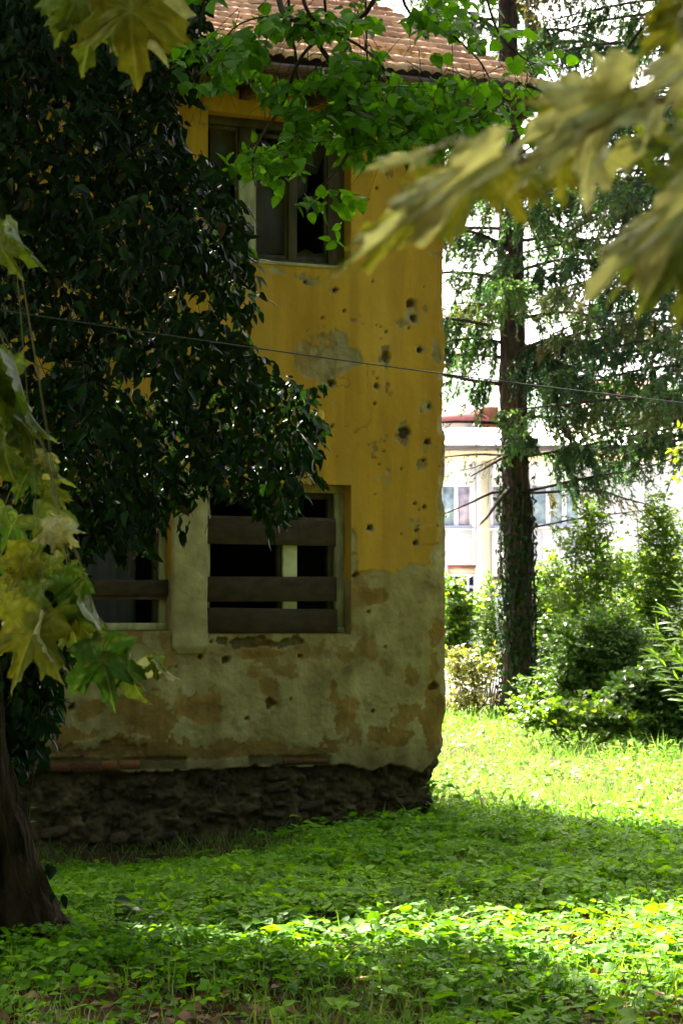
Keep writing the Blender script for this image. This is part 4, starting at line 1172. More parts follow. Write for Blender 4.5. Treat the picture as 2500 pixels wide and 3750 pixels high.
z2 = lambda *q: [(1250 + .797 * x, .797 * y, 1250 + .797 * x2, .797 * y2, r, k, d, w) for x, y, x2, y2, r, k, d, w in q]
plane_branch('blurred bough of large pale plane leaves reaching in beside the spruce', [[(2900, 250, 0), (2620, 330, 0), (2450, 360, 0), (2330, 390, 0), (2150, 480, 0), (1900, 590, 0), (1760, 600, 0)], [(2620, 330, 0), (2540, 620, .1), (2500, 900, .1), (2440, 1050, .1)], [(2620, 330, 0), (2520, 160, 0), (2480, 60, 0)]],
             z2((1340, 400, 730, 695, 12, 'pale', 0, .62), (1270, 520, 1160, 195, 20, 'pale', .02, .85), (1250, 430, 1020, 660, 20, 'pale', .01, .6), (1010, 470, 860, 580, 10, 'gold', .03, .7), (730, 690, -60, 1265, 15, 'pale', -.05, .24), (420, 900, -200, 1375, 10, 'gold', -.02, .2), (660, 750, 165, 1170, 15, 'gold', .05, .5),
                (700, 745, 860, 1100, 15, 'gold', .08, .5), (820, 760, 990, 1000, 10, 'gold', .09, .45), (1090, 590, 715, 925, 15, 'pale', 0, .34), (1010, 690, 990, 1000, 20, 'gold', .08, .55), (1150, 680, 1100, 1000, 15, 'tan', .1, .62), (1230, 690, 1370, 850, 10, 'tan', .1, .75),
                (1350, 640, 1440, 860, 15, 'lime', .15, .8), (1480, 470, 1355, 705, 35, 'pale', .05, .32), (1420, 560, 1470, 760, 20, 'lime', .12, .7), (1650, 880, 990, 1485, 25, 'pale', 0, .32), (1640, 960, 1285, 1475, 15, 'lime', .05, .75), (1600, 950, 1180, 1370, 20, 'lime', .03, .34), (1700, 1150, 1500, 1540, 15, 'lime', .08, .75),
                (1650, 240, 1285, 520, 20, 'pale', 0, .5), (1650, 340, 1400, 500, 20, 'gold', .05, .5), (1620, 60, 1295, 270, 15, 'gold', .08, .6), (1620, -60, 1370, 130, 25, 'gold', .1, .7), (1640, 520, 1500, 870, 20, 'lime', .12, .7), (1700, 540, 1520, 660, 25, 'pale', .04, .5), (1600, 700, 1390, 1020, 20, 'lime', .1, .5),
                (400, 700, 5, 800, 10, 'pale', .1, .14), (400, 705, 300, 800, 20, 'pale', .1, .4), (1110, 620, 1040, 740, 30, 'gold', .02, .6), (1680, 640, 1590, 940, 20, 'lime', .05, .7)), 1.95)
# dead seed heads caught in the bough
# ------------------------------------------------------------------ cable
a = Acc(); A_ = P(-900, 1049, 9.0); B_ = P(3400, 1600, 14.5); t = np.linspace(0, 1, 60)[:, None]
L = A_ + (B_ - A_) * t; L[:, 2] -= .06 * (4 * t * (1 - t))[:, 0] - .065
V, T, Q = tube(L, .0036, 5); a.add(V, T=T, Q=Q)
tag(link('cable', a.mesh('cable'), M['wire']), 'thin grey cable strung across in front of the yellow wall', 'cable')

# ------------------------------------------------------------------ spruces
def needles_on(lines, per, a, lo=.05, hi=.11, rmean=.45):
    ps = []; ts = []
    if not lines: return
    for L in lines:
        seg = np.linalg.norm(np.diff(L, axis=0), axis=1).sum()
        m = max(4, int(per * seg)); t = RNG.random(m) * (len(L) - 1.001); i = t.astype(int); f = (t - i)[:, None]
        p = L[i] * (1 - f) + L[i + 1] * f; d = unit(L[i + 1] - L[i])
        ps.append(p); ts.append(d * .9 + RNG.normal(size=(m, 3)) * .55)
    ps = np.concatenate(ps); ts = np.concatenate(ts); n = len(ps)
    base_r = np.clip(rmean + .25 * RNG.normal() + .12 * RNG.normal(size=n), 0, 1)
    scatter(a, NEEDLE_T[0], NEEDLE_T[1], ps, frames(ts, rand_dirs(n)), RNG.uniform(lo, hi, n), base_r)


def limb(tree, base, pts, r, dens=1.0, tl=(.25, .75), dead=False, green=1.0, rmean=.45):
    L = smooth_line(pts, 24)
    V, T, Q = tube(L, np.linspace(r, r * .3, 24), 6)
    o = link('branch', Acc().add(V, T=T, Q=Q).mesh('branch'), M['bark_spruce'], tree, base)
    total = np.linalg.norm(np.diff(L, axis=0), axis=1).sum()
    m = int(total / .05 * dens); lines = []
    out = unit(L[-1] - L[0])
    for k in range(m):
        t = RNG.uniform(.12, 1) * 22.9; i = int(t); p = L[i] + (L[i + 1] - L[i]) * (t - i)
        s = unit(np.cross(out, [0, 0, 1])) * RNG.choice([-1, 1])
        ln = RNG.uniform(*tl) * (1.1 - .5 * t / 23)
        tt = np.linspace(0, 1, 6)[:, None]
        d = s * RNG.uniform(.15, .6) + out * RNG.uniform(.1, .5) + np.array([0, 0, -.2])
        q = p + d * ln * tt + np.array([0, 0, -1.0]) * ln * RNG.uniform(.45, .95) * tt ** 1.6
        lines.append(q)
        if not dead and RNG.random() < .6:
            s2 = q[2] + (s * .5 + out * .6 + RNG.normal(size=3) * .3) * ln * .5 * tt + np.array([0, 0, -.6]) * ln * .5 * tt ** 1.5; lines.append(s2)
    a = Acc()
    for q in lines:
        V, T, Q = tube(q, np.linspace(.005, .0025, 6), 3, False); a.add(V, T=T, Q=Q, rnd=.95)
    if not dead: needles_on(lines, 105 * green, a, rmean=rmean)
    else: needles_on(lines[::2], 20 * green, a, rmean=.9)
    if a.n:
        q = link('foliage' if not dead else 'bare_twig', a.mesh('sprays'), M['spruce'], o); q['kind'] = 'stuff'
    return o


def spruce(label, path, radii, base, H=(5, 13)):
    t = thing('spruce_tree', label, 'tree', base, 'spruces on the meadow')
    C_ = smooth_line(path, 240)
    rr = np.interp(C_[:, 2], *radii)
    V, T, Q = tube(C_, rr, 44)
    ang = np.tile(np.arange(44), 240) * 2 * math.pi / 44; cc = np.repeat(C_, 44, 0)
    k = 1 + .30 * (fbm(ang * 5, V[:, 2] * 2.2, 44, 4) - .5) + .22 * (fbm(ang * 13, V[:, 2] * 6, 45, 3) - .5) + .10 * np.sin(ang * 4 + 2) * np.interp(V[:, 2], [0, 1], [1.2, .15])
    V = cc + (V - cc) * k[:, None]
    link('trunk', Acc().add(V, T=T, Q=Q).mesh('trunk'), M['bark_spruce'], t, base)
    return t, C_


D = 32.0
path = [P(x, y, D) for x, y in [(1893, 2700), (1893, 2640), (1896, 2500), (1897, 2200), (1888, 1800), (1878, 1400), (1870, 900), (1860, 300), (1855, -300), (1850, -1200), (1850, -2000)]]
SB = (path[1][0], D, 0.0)
sp1, C1 = spruce('tall spruce with bare lower limbs and ivy round its trunk', path, ([-.3, 0, .25, .8, 4, 8, 12, 18], [.38, .30, .24, .205, .20, .17, .12, .03]), SB)
def S(*q): return [P(x, y, D + d) for x, y, d in q]
for pts, r, kw in [
    (S((1850, 1408, 0), (1740, 1395, -.2), (1600, 1372, -.5), (1450, 1400, -.8)), .038, dict(dens=.9, rmean=.7)),
    (S((1850, 1556, 0), (1800, 1548, -.1), (1640, 1545, -.4), (1450, 1560, -.7)), .034, dict(dens=.6, dead=True)),
    (S((1850, 1668, 0), (1760, 1664, .2), (1640, 1672, .4), (1500, 1690, .6)), .022, dict(dens=.5, dead=True)),
    (S((1850, 1670, -.1), (1790, 1705, -.5), (1722, 1745, -.8)), .028, dict(dens=.2, dead=True, tl=(.1, .25))),
    (S((1850, 1660, .1), (1740, 1710, .4), (1640, 1732, .8)), .014, dict(dens=.4, dead=True, tl=(.1, .4))),
    (S((1850, 1806, 0), (1800, 1805, 0), (1720, 1842, -.2), (1630, 1880, -.4)), .030, dict(dens=.15, dead=True, tl=(.1, .25))),
    (S((1870, 1785, -.2), (1820, 1840, -.5), (1785, 1890, -.8), (1757, 1918, -.9)), .040, dict(dens=.05, dead=True, tl=(.1, .2))),
    (S((1905, 1640, -.2), (1915, 1780, -.25), (1912, 1950, -.26), (1914, 2040, -.25)), .022, dict(dens=.05, dead=True, tl=(.05, .1))),
    (S((1920, 1800, 0), (2117, 1757, -.3), (2203, 1740, -.5), (2346, 1717, -.7), (2520, 1655, -.9)), .026, dict(dens=.75, tl=(.2, .6), rmean=.7, green=.6)),
    (S((1920, 1806, 0), (2174, 1798, .2), (2289, 1826, .3), (2450, 1870, .4)), .024, dict(dens=.6, tl=(.2, .5), green=.5, rmean=.75)),
    (S((1920, 1938, 0), (2088, 1904, -.2), (2231, 1884, -.4), (2420, 1862, -.6)), .018, dict(dens=.35, tl=(.2, .4), green=.5, rmean=.8)),
    (S((1920, 1672, 0), (2059, 1648, -.3), (2174, 1625, -.6), (2280, 1600, -.8), (2420, 1590, -1)), .026, dict(dens=1.1, tl=(.3, .8))),
    (S((1920, 1668, 0), (2088, 1660, .3), (2191, 1683, .5), (2300, 1720, .6)), .020, dict(dens=.8, tl=(.3, .8), rmean=.7, green=.6)),
    (S((1920, 1524, 0), (2117, 1528, .2), (2317, 1496, .4), (2480, 1480, .5)), .026, dict(dens=1.2, tl=(.3, .85))),
    (S((1890, 1590, -.2), (1890, 1560, -.5), (1920, 1580, -.9), (1950, 1610, -1.1)), .018, dict(dens=1.6, tl=(.25, .5), rmean=.3)),
    (S((1920, 1420, 0), (2100, 1390, -.4), (2300, 1400, -.7), (2500, 1440, -.9)), .028, dict(dens=1.3, tl=(.3, .85))),
    (S((1850, 1260, 0), (1760, 1240, -.3), (1640, 1250, -.6), (1500, 1290, -.8)), .028, dict(dens=1.1, tl=(.3, .7), rmean=.6)),
    (S((1850, 1150, 0), (1740, 1110, .2), (1600, 1120, .5)), .026, dict(dens=1.0, tl=(.2, .6), rmean=.7, green=.7)),
    (S((1890, 1340, -.2), (1960, 1300, -.8), (2060, 1330, -1.4), (2150, 1400, -1.8)), .024, dict(dens=1.3, tl=(.3, .8), rmean=.3)),
    (S((1920, 1290, 0), (2080, 1230, .4), (2250, 1200, .7), (2420, 1220, 1)), .026, dict(dens=1.2, tl=(.3, .8))),
]:
    limb(sp1, SB, pts, r, **kw)
for k in range(60):
    z = 5.2 + k * .15; c = C1[np.argmin(abs(C1[:, 2] - z))]
    az = k * 2.399 + .4; ln = np.interp(z, [5, 9, 15], [2.4, 2.7, .9]) * random.uniform(.8, 1.15)
    e = np.array([math.cos(az), math.sin(az), 0])
    limb(sp1, SB, [c, c + e * ln * .4 + np.array([0, 0, .10]), c + e * ln * .75 + np.array([0, 0, -.05]), c + e * ln + np.array([0, 0, .10 - .2 * random.random()])], .03, dens=.95, tl=(.25, .75), rmean=.45 + .2 * random.random())
# a second spruce stands just outside the picture; its boughs reach in
X2 = 5.5
S2 = (X2, 30.0, 0.0)
sp2, C2 = spruce('spruce standing behind the plane bough, only drooping boughs in view', [(X2, 30, -.2), (X2, 30, 3), (X2 - .05, 30, 8), (X2 - .1, 30, 15)], ([-.3, 0, .3, 8, 15], [.40, .32, .25, .17, .03]), S2)
for k in range(56):
    z = 3.9 + k * .155; c = C2[np.argmin(abs(C2[:, 2] - z))]
    az = math.pi + random.uniform(-1.1, 1.1); ln = np.interp(z, [4, 9, 15], [2.9, 2.8, .9]) * random.uniform(.75, 1.15)
    e = np.array([math.cos(az), math.sin(az), 0])
    limb(sp2, S2, [c, c + e * ln * .4 + np.array([0, 0, .10]), c + e * ln * .75, c + e * ln + np.array([0, 0, -.05 - .2 * random.random()])], .03, dens=.55, tl=(.25, .85), rmean=.5 + .3 * random.random())
# ivy round the first spruce
iv = thing('climbing_ivy', 'glossy ivy climbing the lower trunk of the spruce', 'ivy', (SB[0], SB[1], 0))
m = 3200; zt = RNG.uniform(.05, 4.6, m) ; an = RNG.uniform(-math.pi, math.pi, m)
prob = np.interp(zt, [0, .5, 1.0, 3.0, 3.6, 4.6], [.35, .6, 1, .75, .35, .12]) * np.where(np.cos(an - math.pi * 1.15) > -.1, 1, .55)
ok = RNG.random(m) < prob * (fbm(an * 1.5, zt * 2.2, 18, 3) + .25); zt, an = zt[ok], an[ok]
ci = np.array([C1[np.argmin(abs(C1[:, 2] - z_))] for z_ in zt]); ri = np.interp(zt, [0, .25, .8, 4], [.33, .27, .235, .225]) + RNG.uniform(.01, .07, len(zt))
q = ci + np.stack([np.cos(an) * ri, np.sin(an) * ri, zt * 0], 1); q[:, 2] = zt
nn = np.stack([np.cos(an), np.sin(an), .4 + zt * 0], 1)
a = Acc(); scatter(a, IVY_T[0], IVY_T[1], q, frames(np.array([0, 0, -1.]) + RNG.normal(size=(len(q), 3)) * .5, nn + RNG.normal(size=(len(q), 3)) * .3), RNG.uniform(.07, .13, len(q)), RNG.uniform(.2, .9, len(q)))
o = link('foliage', a.mesh('foliage'), M['ivy'], iv, (SB[0], SB[1], 0)); o['kind'] = 'stuff'
a = Acc()
for k in range(6):
    a0 = -2.6 + k * .45; zz = np.linspace(0, 3.0 + random.random() * 1.4, 30)
    ci = np.array([C1[np.argmin(abs(C1[:, 2] - z_))] for z_ in zz]); L = ci + np.stack([np.cos(a0 + .3 * np.sin(zz * 2 + k)), np.sin(a0 + .3 * np.sin(zz * 2 + k)), zz * 0], 1) * (np.interp(zz, [0, .25, .8, 4], [.34, .285, .25, .24]))[:, None]; L[:, 2] = zz
    V, T, Q = tube(L, .012, 5); a.add(V, T=T, Q=Q)
link('stem', a.mesh('stem'), M['twig'], iv, (SB[0], SB[1], 0))['kind'] = 'stuff'
for (x0, y0, x1, y1, x2, y2) in [(1832, 2010, 1826, 2120, 1798, 2200), (1945, 1830, 1952, 2000, 1948, 2120)]:
    L = smooth_line(S((x0, y0, -.2), (x1, y1, -.25), (x2, y2, -.2)), 16); V, T, Q = tube(L, np.linspace(.016, .006, 16), 5)
    link('dead_twig', Acc().add(V, T=T, Q=Q).mesh('dead_twig'), M['bark_spruce'], sp1, SB)


# ------------------------------------------------------------------ shrubs and undergrowth
def shrub(name, label, Y, blobs, n, size, mat, tpl=MID_T, cat='shrub', stems=7, group='shrubs behind the meadow', up=.6, basepx=None):
    """blobs: px, py, radius x, radius y in photograph pixels at distance Y"""
    sc = Y / FPX
    bx = basepx if basepx is not None else np.mean([b[0] for b in blobs])
    bp = P(bx, 2250, Y); base = (bp[0], Y, float(ground_z(bp[0], Y)))
    t = thing(name, label, cat, base, group)
    w = np.array([b[2] * b[3] for b in blobs], float); w /= w.sum()
    pos = []; tip = []; lines = []
    for (x, y, rx, ry), f in zip(blobs, w):
        m = max(6, int(2.3 * n * f / 9)); c = P(x, y, Y)
        st = c + rand_dirs(m) * (RNG.random((m, 1)) ** .5) * np.array([rx * sc, rx * sc * .8, ry * sc])
        p_, t_, l_ = shoots(st, RNG.uniform(.15, .4, m), 9, np.array([0, 0, up]) + rand_dirs(m) * .6, .3, .3)
        pos.append(p_); tip.append(t_); lines += l_[::2]
    pos = np.concatenate(pos); tip = np.concatenate(tip)
    gz = ground_z(pos[:, 0], pos[:, 1]); ok = pos[:, 2] > gz + .03; pos, tip = pos[ok], tip[ok]; k = len(pos)
    a = Acc(); scatter(a, tpl[0], tpl[1], pos, frames(tip, np.array([0, -.2, .9]) + RNG.normal(size=(k, 3)) * .5), RNG.uniform(.8, 1.6, k) * size, np.clip(RNG.normal(.5, .25, k), 0, 1))
    o = link('foliage', a.mesh('foliage'), mat, t, base); o['kind'] = 'stuff'
    a = Acc()
    for j in range(stems):
        b = blobs[j % len(blobs)]; e = P(b[0] + RNG.normal() * b[2] * .4, b[1] - b[3] * .3, Y)
        s0 = np.array(base) + np.array([RNG.normal() * .08, RNG.normal() * .08, -.03]); mid = (s0 + e) / 2 + RNG.normal(size=3) * .08
        V, T, Q = tube(smooth_line([s0, mid, e], 10), np.linspace(.016, .005, 10), 5); a.add(V, T=T, Q=Q)
    for L in lines[:: max(1, len(lines) // 90)]:
        V, T, Q = tube(L, .003, 3, False); a.add(V, T=T, Q=Q)
    link('stem', a.mesh('stem'), M['twig'], t, base)['kind'] = 'stuff'
    return t


shrub('tall_shrub', 'tall loose light-green shrub right of the spruce trunk, reaching the window', 30.5, [(2165, 1900, 45, 60), (2140, 2010, 95, 80), (2200, 2120, 115, 90), (2110, 2210, 110, 90), (2200, 2330, 140, 120)], 3200, .055, M['shrub'])
shrub('tall_shrub', 'tall dense shrub at the edge of the view, below the spruce boughs', 31.5, [(2400, 1900, 60, 80), (2430, 2000, 110, 110), (2380, 2130, 130, 120), (2470, 2200, 120, 140), (2330, 2260, 110, 110), (2450, 2400, 150, 150)], 5200, .055, M['shrub'])
shrub('leafy_shrub', 'bright shrub close behind the spruce trunk under the white facade', 33.5, [(2020, 2110, 70, 70), (1990, 2210, 80, 90), (2060, 2200, 80, 80), (2010, 2330, 90, 110), (1985, 2460, 70, 100)], 2800, .055, M['shrub'])
shrub('dark_shrub', 'dark glossy broad shrub in the middle of the undergrowth', 29.0, [(2120, 2380, 110, 110), (2230, 2330, 110, 100), (2180, 2500, 140, 110), (2300, 2450, 100, 110), (2080, 2520, 90, 90)], 4200, .06, M['shrub_dark'])
shrub('dark_shrub', 'grey-green bramble thicket at the right edge of the meadow', 27.0, [(2330, 2560, 120, 90), (2450, 2520, 120, 110), (2400, 2650, 140, 80), (2520, 2640, 120, 100), (2250, 2640, 90, 60)], 3800, .06, M['shrub_dark'], BIG_T)
shrub('young_tree', 'young bright-green sapling between house corner and spruce', 34.0, [(1665, 2190, 40, 60), (1690, 2270, 65, 70), (1660, 2360, 70, 80), (1700, 2440, 60, 70)], 1900, .07, M['shrub'], basepx=1670)
shrub('young_tree', 'slim grey-green sapling close left of the spruce trunk', 34.5, [(1790, 2170, 24, 40), (1780, 2250, 44, 60), (1795, 2340, 46, 80), (1780, 2430, 50, 60)], 1100, .05, M['shrub'], basepx=1785)
shrub('yellow_weeds', 'pale yellowing weeds in front of the saplings', 32.5, [(1655, 2470, 24, 90), (1690, 2500, 22, 100), (1725, 2480, 24, 110), (1755, 2540, 24, 90), (1670, 2590, 50, 50), (1735, 2610, 40, 40), (1790, 2500, 18, 110)], 620, .085, M['shrub_yellow'], leaf_template_small(.36, .05, .25), cat='weeds', up=1.3)
shrub('low_shrub', 'small fresh-green shrub at the foot of the spruce', 30.0, [(1980, 2540, 60, 50), (2040, 2580, 60, 50), (1960, 2600, 60, 40)], 1000, .065, M['shrub'])
shrub('low_shrub', 'low sunlit leafy clump at the meadow edge below the dark shrub', 26.5, [(2050, 2635, 90, 32), (2170, 2655, 110, 28), (1960, 2655, 70, 24), (2290, 2668, 90, 28)], 1500, .065, M['shrub'])
shrub('back_shrub', 'yellow-green bush beneath the far facade behind the dark shrub', 38.0, [(2250, 2080, 80, 90), (2330, 2170, 120, 130), (2150, 2200, 110, 110), (2060, 2260, 90, 110), (2420, 2120, 100, 110)], 3600, .06, M['shrub'])
# lance-leaved plant at the right edge
yb = 22.0; bp = P(2640, 2250, yb); base = (bp[0], yb, 0.0)
t = thing('lance_leaved_plant', 'tall plant with narrow bright-green leaves at the right edge', 'plant', base)
a = Acc(); pos = []; tip = []
for (x0, y0, x1, y1) in [(2680, 2830, 2440, 2240), (2660, 2830, 2390, 2390), (2660, 2830, 2430, 2490), (2700, 2830, 2500, 2170), (2660, 2830, 2410, 2310), (2680, 2830, 2480, 2400)]:
    L = smooth_line([P(x0, y0, yb), P((x0 + x1) / 2 + 50, (y0 + y1) / 2, yb), P(x1, y1, yb - .1)], 20); V, T, Q = tube(L, np.linspace(.006, .002, 20), 4); link('stem', Acc().add(V, T=T, Q=Q).mesh('stem'), M['twig_green'], t, base)
    for k in range(6, 20):
        for s in (-1, 1):
            pos.append(L[k]); tip.append(unit(L[k] - L[k - 1]) * .8 + np.array([s * .45 - .35, RNG.normal() * .4, -.05]) + RNG.normal(size=3) * .15)
pos = np.array(pos); tip = np.array(tip); n = len(pos)
foliage(t, base, 'foliage', leaf_template(.16, .02, .35, 'lance'), pos, frames(tip, np.array([0, -.5, .8]) + RNG.normal(size=(n, 3)) * .3), RNG.uniform(.12, .22, n), RNG.uniform(.15, .7, n), M['shrub'], 200)
# bright branch tip at the right edge further up
yb = 24.0; base = tuple(P(2600, 1640, yb))
t = thing('leafy_twig', 'yellow-green leafy twig poking in at the right edge above the shrubs', 'branch', base)
q = np.array([P(2500 + RNG.normal() * 22, y, yb + RNG.normal() * .1) for y in RNG.uniform(1560, 1770, 46)]); n = len(q)
a = Acc()
for k in range(n):
    V, T, Q = tube(smooth_line([q[k], (q[k] + np.array(base)) / 2 + [0, 0, .03], base], 6), .002, 3, False); a.add(V, T=T, Q=Q)
link('twig', a.mesh('twig'), M['twig_green'], t, base)
foliage(t, base, 'foliage', OVATE_T, q, frames(RNG.normal(size=(n, 3)) + [-.6, 0, -.3], RNG.normal(size=(n, 3)) * .5 + [0, -.3, 1]), RNG.uniform(.06, .1, n), RNG.uniform(.6, 1, n), M['shrub'], 0)

# ------------------------------------------------------------------ the white building and what lies behind it
YB = 70.0
def bx_(x0, x1, y0, y1, d0, d1, Y=YB):
    """box given by photograph pixels on the facade plane and distances in front of it"""
    p0 = P(x0, y1, Y); p1 = P(x1, y0, Y)
    return box(p0[0], p1[0], Y - d1, Y - d0, p0[2], p1[2])


BB = tuple(P(2100, 2430, YB)); BB = (BB[0], YB, 0.0)
wb = thing('white_building', 'white two-storey building with pale roof behind the spruce', 'building', BB)
def bpart(name, parent, mat, boxes, Y=YB, base=BB):
    a = Acc()
    for b in boxes:
        V, Q = bx_(*b, Y=Y); a.add(V, Q=Q)
    return link(name, a.mesh(name, False), mat, parent, base)


XL, XR = 1300, 3000
wins = [(1612, 1728, 1772, 1934), (1796, 1836, 1772, 1934), (1940, 2125, 1768, 1928), ]
lows = [(1640, 1742, 2070, 2285), (1796, 1850, 2112, 2300), (1985, 2050, 2108, 2300)]
cuts = sorted(set([XL, XR] + [w[0] for w in wins + lows] + [w[1] for w in wins + lows]))
bxs = []
for x0, x1 in zip(cuts, cuts[1:]):
    ys = sorted([(w[2], w[3]) for w in wins + lows if w[0] <= x0 and w[1] >= x1]); y = 1642
    for (a0, a1) in ys + [(2460, 2460)]:
        if a0 > y: bxs.append((x0, x1, y, a0, -.3, 0))
        y = a1
bpart('wall', wb, M['white'], bxs)
bpart('eaves_band', wb, M['pale_yellow'], [(XL, XR, 1646, 1690, 0.003, .03)])
bpart('corner_strip', wb, M['pale_yellow'], [(1764, 1792, 1690, 2440, .003, .08)])
bpart('room', wb, M['inside'], [(XL, XR, 1642, 2460, -9, -8.6)])
for k, (x0, x1, y0, y1) in enumerate(wins):
    o = bpart('window', wb, M['upvc'], [(x0, x1, y0, y0 + 9, -.16, -.08), (x0, x1, y1 - 10, y1, -.16, -.04), (x0, x0 + 9, y0 + 9, y1 - 10, -.16, -.08), (x1 - 9, x1, y0 + 9, y1 - 10, -.16, -.08)] + [(x0 + (x1 - x0) * f - 8, x0 + (x1 - x0) * f + 8, y0 + 9, y1 - 10, -.16, -.07) for f in ((.5,) if x1 - x0 < 140 and x1 - x0 > 60 else (.36, .68) if x1 - x0 >= 140 else ())])
    n = 2 if 60 < x1 - x0 < 140 else 3 if x1 - x0 >= 140 else 1
    for j in range(n):
        g0 = x0 + 9 + (x1 - x0 - 18) * j / n; g1 = x0 + 9 + (x1 - x0 - 18) * (j + 1) / n
        q = bpart('pane', o, M['far_glass'] if (j + k) % 2 == 0 or k == 2 else M['far_blind'], [(g0, g1, y0 + 9, y1 - 10, -.14, -.125)]); q.matrix_local = Matrix.Identity(4)
    q = bpart('sill', o, M['upvc'], [(x0 - 6, x1 + 6, y1, y1 + 8, .002, .12)]); q.matrix_local = Matrix.Identity(4)
for k, (x0, x1, y0, y1) in enumerate(lows):
    o = bpart('window', wb, M['upvc'], [(x0, x1, y0 + 30, y0 + 40, -.18, -.08), (x0, x1, y1 - 8, y1, -.18, -.06), (x0 + 16, x0 + 25, y0 + 40, y1 - 8, -.18, -.08), (x1 - 8, x1, y0 + 40, y1 - 8, -.18, -.08), (x0 + (x1 - x0) * .72 - 4, x0 + (x1 - x0) * .72 + 4, y0 + 40, y1 - 8, -.18, -.08), (x0 + 25, x1 - 8, y0 + 74, y0 + 84, -.17, -.09)])
    q = bpart('pane', o, M['far_dark_glass'], [(x0 + 2, x1 - 2, y0 + 32, y1 - 2, -.20, -.185)]); q.matrix_local = Matrix.Identity(4)
    q = bpart('lintel', o, M['lintel_red'] if k == 0 else M['eave_grey'], [(x0, x1, y0, y0 + 9, -.18, .01)]); q.matrix_local = Matrix.Identity(4)
    q = bpart('shutter_box', o, M['pale_yellow'], [(x0, x1, y0 + 9, y0 + 30, -.18, -.10)]); q.matrix_local = Matrix.Identity(4)
p0 = P(XL - 40, 1632, YB); p1 = P(XR, 1632, YB)
a = Acc(); n = 260; xs = np.linspace(p0[0], p1[0], n * 4 + 1); rows = []
for (dy, dz) in ((-.75, 0), (5.2, 1.0)):
    rows.append(np.stack([xs, np.full(len(xs), YB + dy), p0[2] + dz + .035 * np.sin(np.arange(len(xs)) * math.pi / 2)], 1))
m = len(xs); a.add(np.concatenate(rows), Q=[(k, k + 1, m + k + 1, m + k) for k in range(m - 1)])
rf = link('roof', a.mesh('roof', False), M['roof_pale'], wb, BB)
a = Acc(); V, Q = box(p0[0], p1[0], YB - .80, YB - .72, p0[2] - .17, p0[2] - .05); a.add(V, Q=Q)
V, Q = box(p0[0], p1[0], YB - .72, YB - .02, p0[2] - .17, p0[2] - .12); a.add(V, Q=Q)
q = link('eaves', a.mesh('eaves', False), M['eave_grey'], rf); 
V, Q = box(p0[0], p1[0], YB + 9.0, YB + 9.3, 0, p0[2]); link('back_wall', Acc().add(V, Q=Q).mesh('back_wall', False), M['white'], wb, BB)
V, Q = box(-60, 90, 44, 69.6, -.02, .02)
yd = link('bounce_sheet', Acc().add(V, Q=Q).mesh('bounce_sheet', False), rough_mat('pale_bounce_surface', (0.26, 0.25, 0.22), (0.36, 0.34, 0.31), .8, .9, .2, .01)); yd['kind'] = 'structure'  # pale sheet hidden by shrubs, added to bounce sunlight onto the white facade
# far houses with red roofs
def far_house(label, x0, x1, ye, yr, Y, roofm, wallm, chim=None):
    pe0 = P(x0, ye, Y); pe1 = P(x1, ye, Y); pr = P(x0, yr, Y)
    base = ((pe0[0] + pe1[0]) / 2, Y + 4, 0.0)
    t = thing('far_house', label, 'house', base, 'houses beyond the white building')
    V, Q = box(pe0[0] + .4, pe1[0] - .4, Y + .4, Y + 8, 0, pe0[2]); link('wall', Acc().add(V, Q=Q).mesh('wall', False), wallm, t, base)
    zr = pr[2] + (pr[2] - CAMZ) * 4 / Y
    V = np.array([(pe0[0], Y, pe0[2]), (pe1[0], Y, pe1[2]), (pe1[0] - .6, Y + 4, zr), (pe0[0] + .6, Y + 4, zr), (pe0[0], Y + 8.4, pe0[2]), (pe1[0], Y + 8.4, pe1[2])])
    V = np.concatenate([V, V - np.array([0, 0, .22])])
    Q = [(0, 1, 2, 3), (3, 2, 5, 4), (6, 7, 1, 0), (1, 7, 8, 2), (0, 3, 9, 6)]
    rf_ = link('roof', Acc().add(V, Q=Q).mesh('roof', False), roofm, t, base)
    if chim:
        c0 = P(chim[0], chim[2], Y + 1.5); c1 = P(chim[1], chim[3], Y + 1.5)
        V, Q = box(c0[0], c1[0], Y + 1.2, Y + 2.0, c1[2] - .5, c0[2]); link('chimney', Acc().add(V, Q=Q).mesh('chimney', False), M['brick'], rf_)
far_house('red-roofed house far behind, left of the spruce trunk', 1480, 1790, 1530, 1486, 110, M['roof_red'], M['white'], (1762, 1822, 1492, 1560))
far_house('red-roofed house far behind, hidden by the drooping spruce boughs', 2150, 2480, 1440, 1395, 150, M['roof_red'], M['white'])

# hills
a = Acc(); xs = np.linspace(-6000, 6000, 160); rows = []
for j, (Y, f) in enumerate([(2400, 0), (2800, .25), (3200, .62), (3600, .9), (3800, 1), (4600, .7), (6000, .0)]):
    h = 430 * (.72 + .55 * (fbm(xs / 1100 + 3.3, xs * 0 + 1.7, 8, 4) - .4) * 2) + 50 * (fbm(xs / 120, xs * 0 + j, 12, 3) - .5) * f
    rows.append(np.stack([xs, np.full(160, float(Y)), -2 + h * f], 1))
a.add(np.concatenate(rows), Q=[(r * 160 + k, r * 160 + k + 1, (r + 1) * 160 + k + 1, (r + 1) * 160 + k) for r in range(6) for k in range(159)])
o = link('hills', a.mesh('hills'), M['hill']); o['kind'] = 'structure'


# ------------------------------------------------------------------ ground cover, grass, fallen leaves
def wall_side(x, y):
    """distance in front of the facade (negative: inside the house)"""
    return (x - CORNER[0]) * ND[0] + (y - CORNER[1]) * ND[1]


def along(x, y):
    return (x - CORNER[0]) * UD[0] + (y - CORNER[1]) * UD[1]


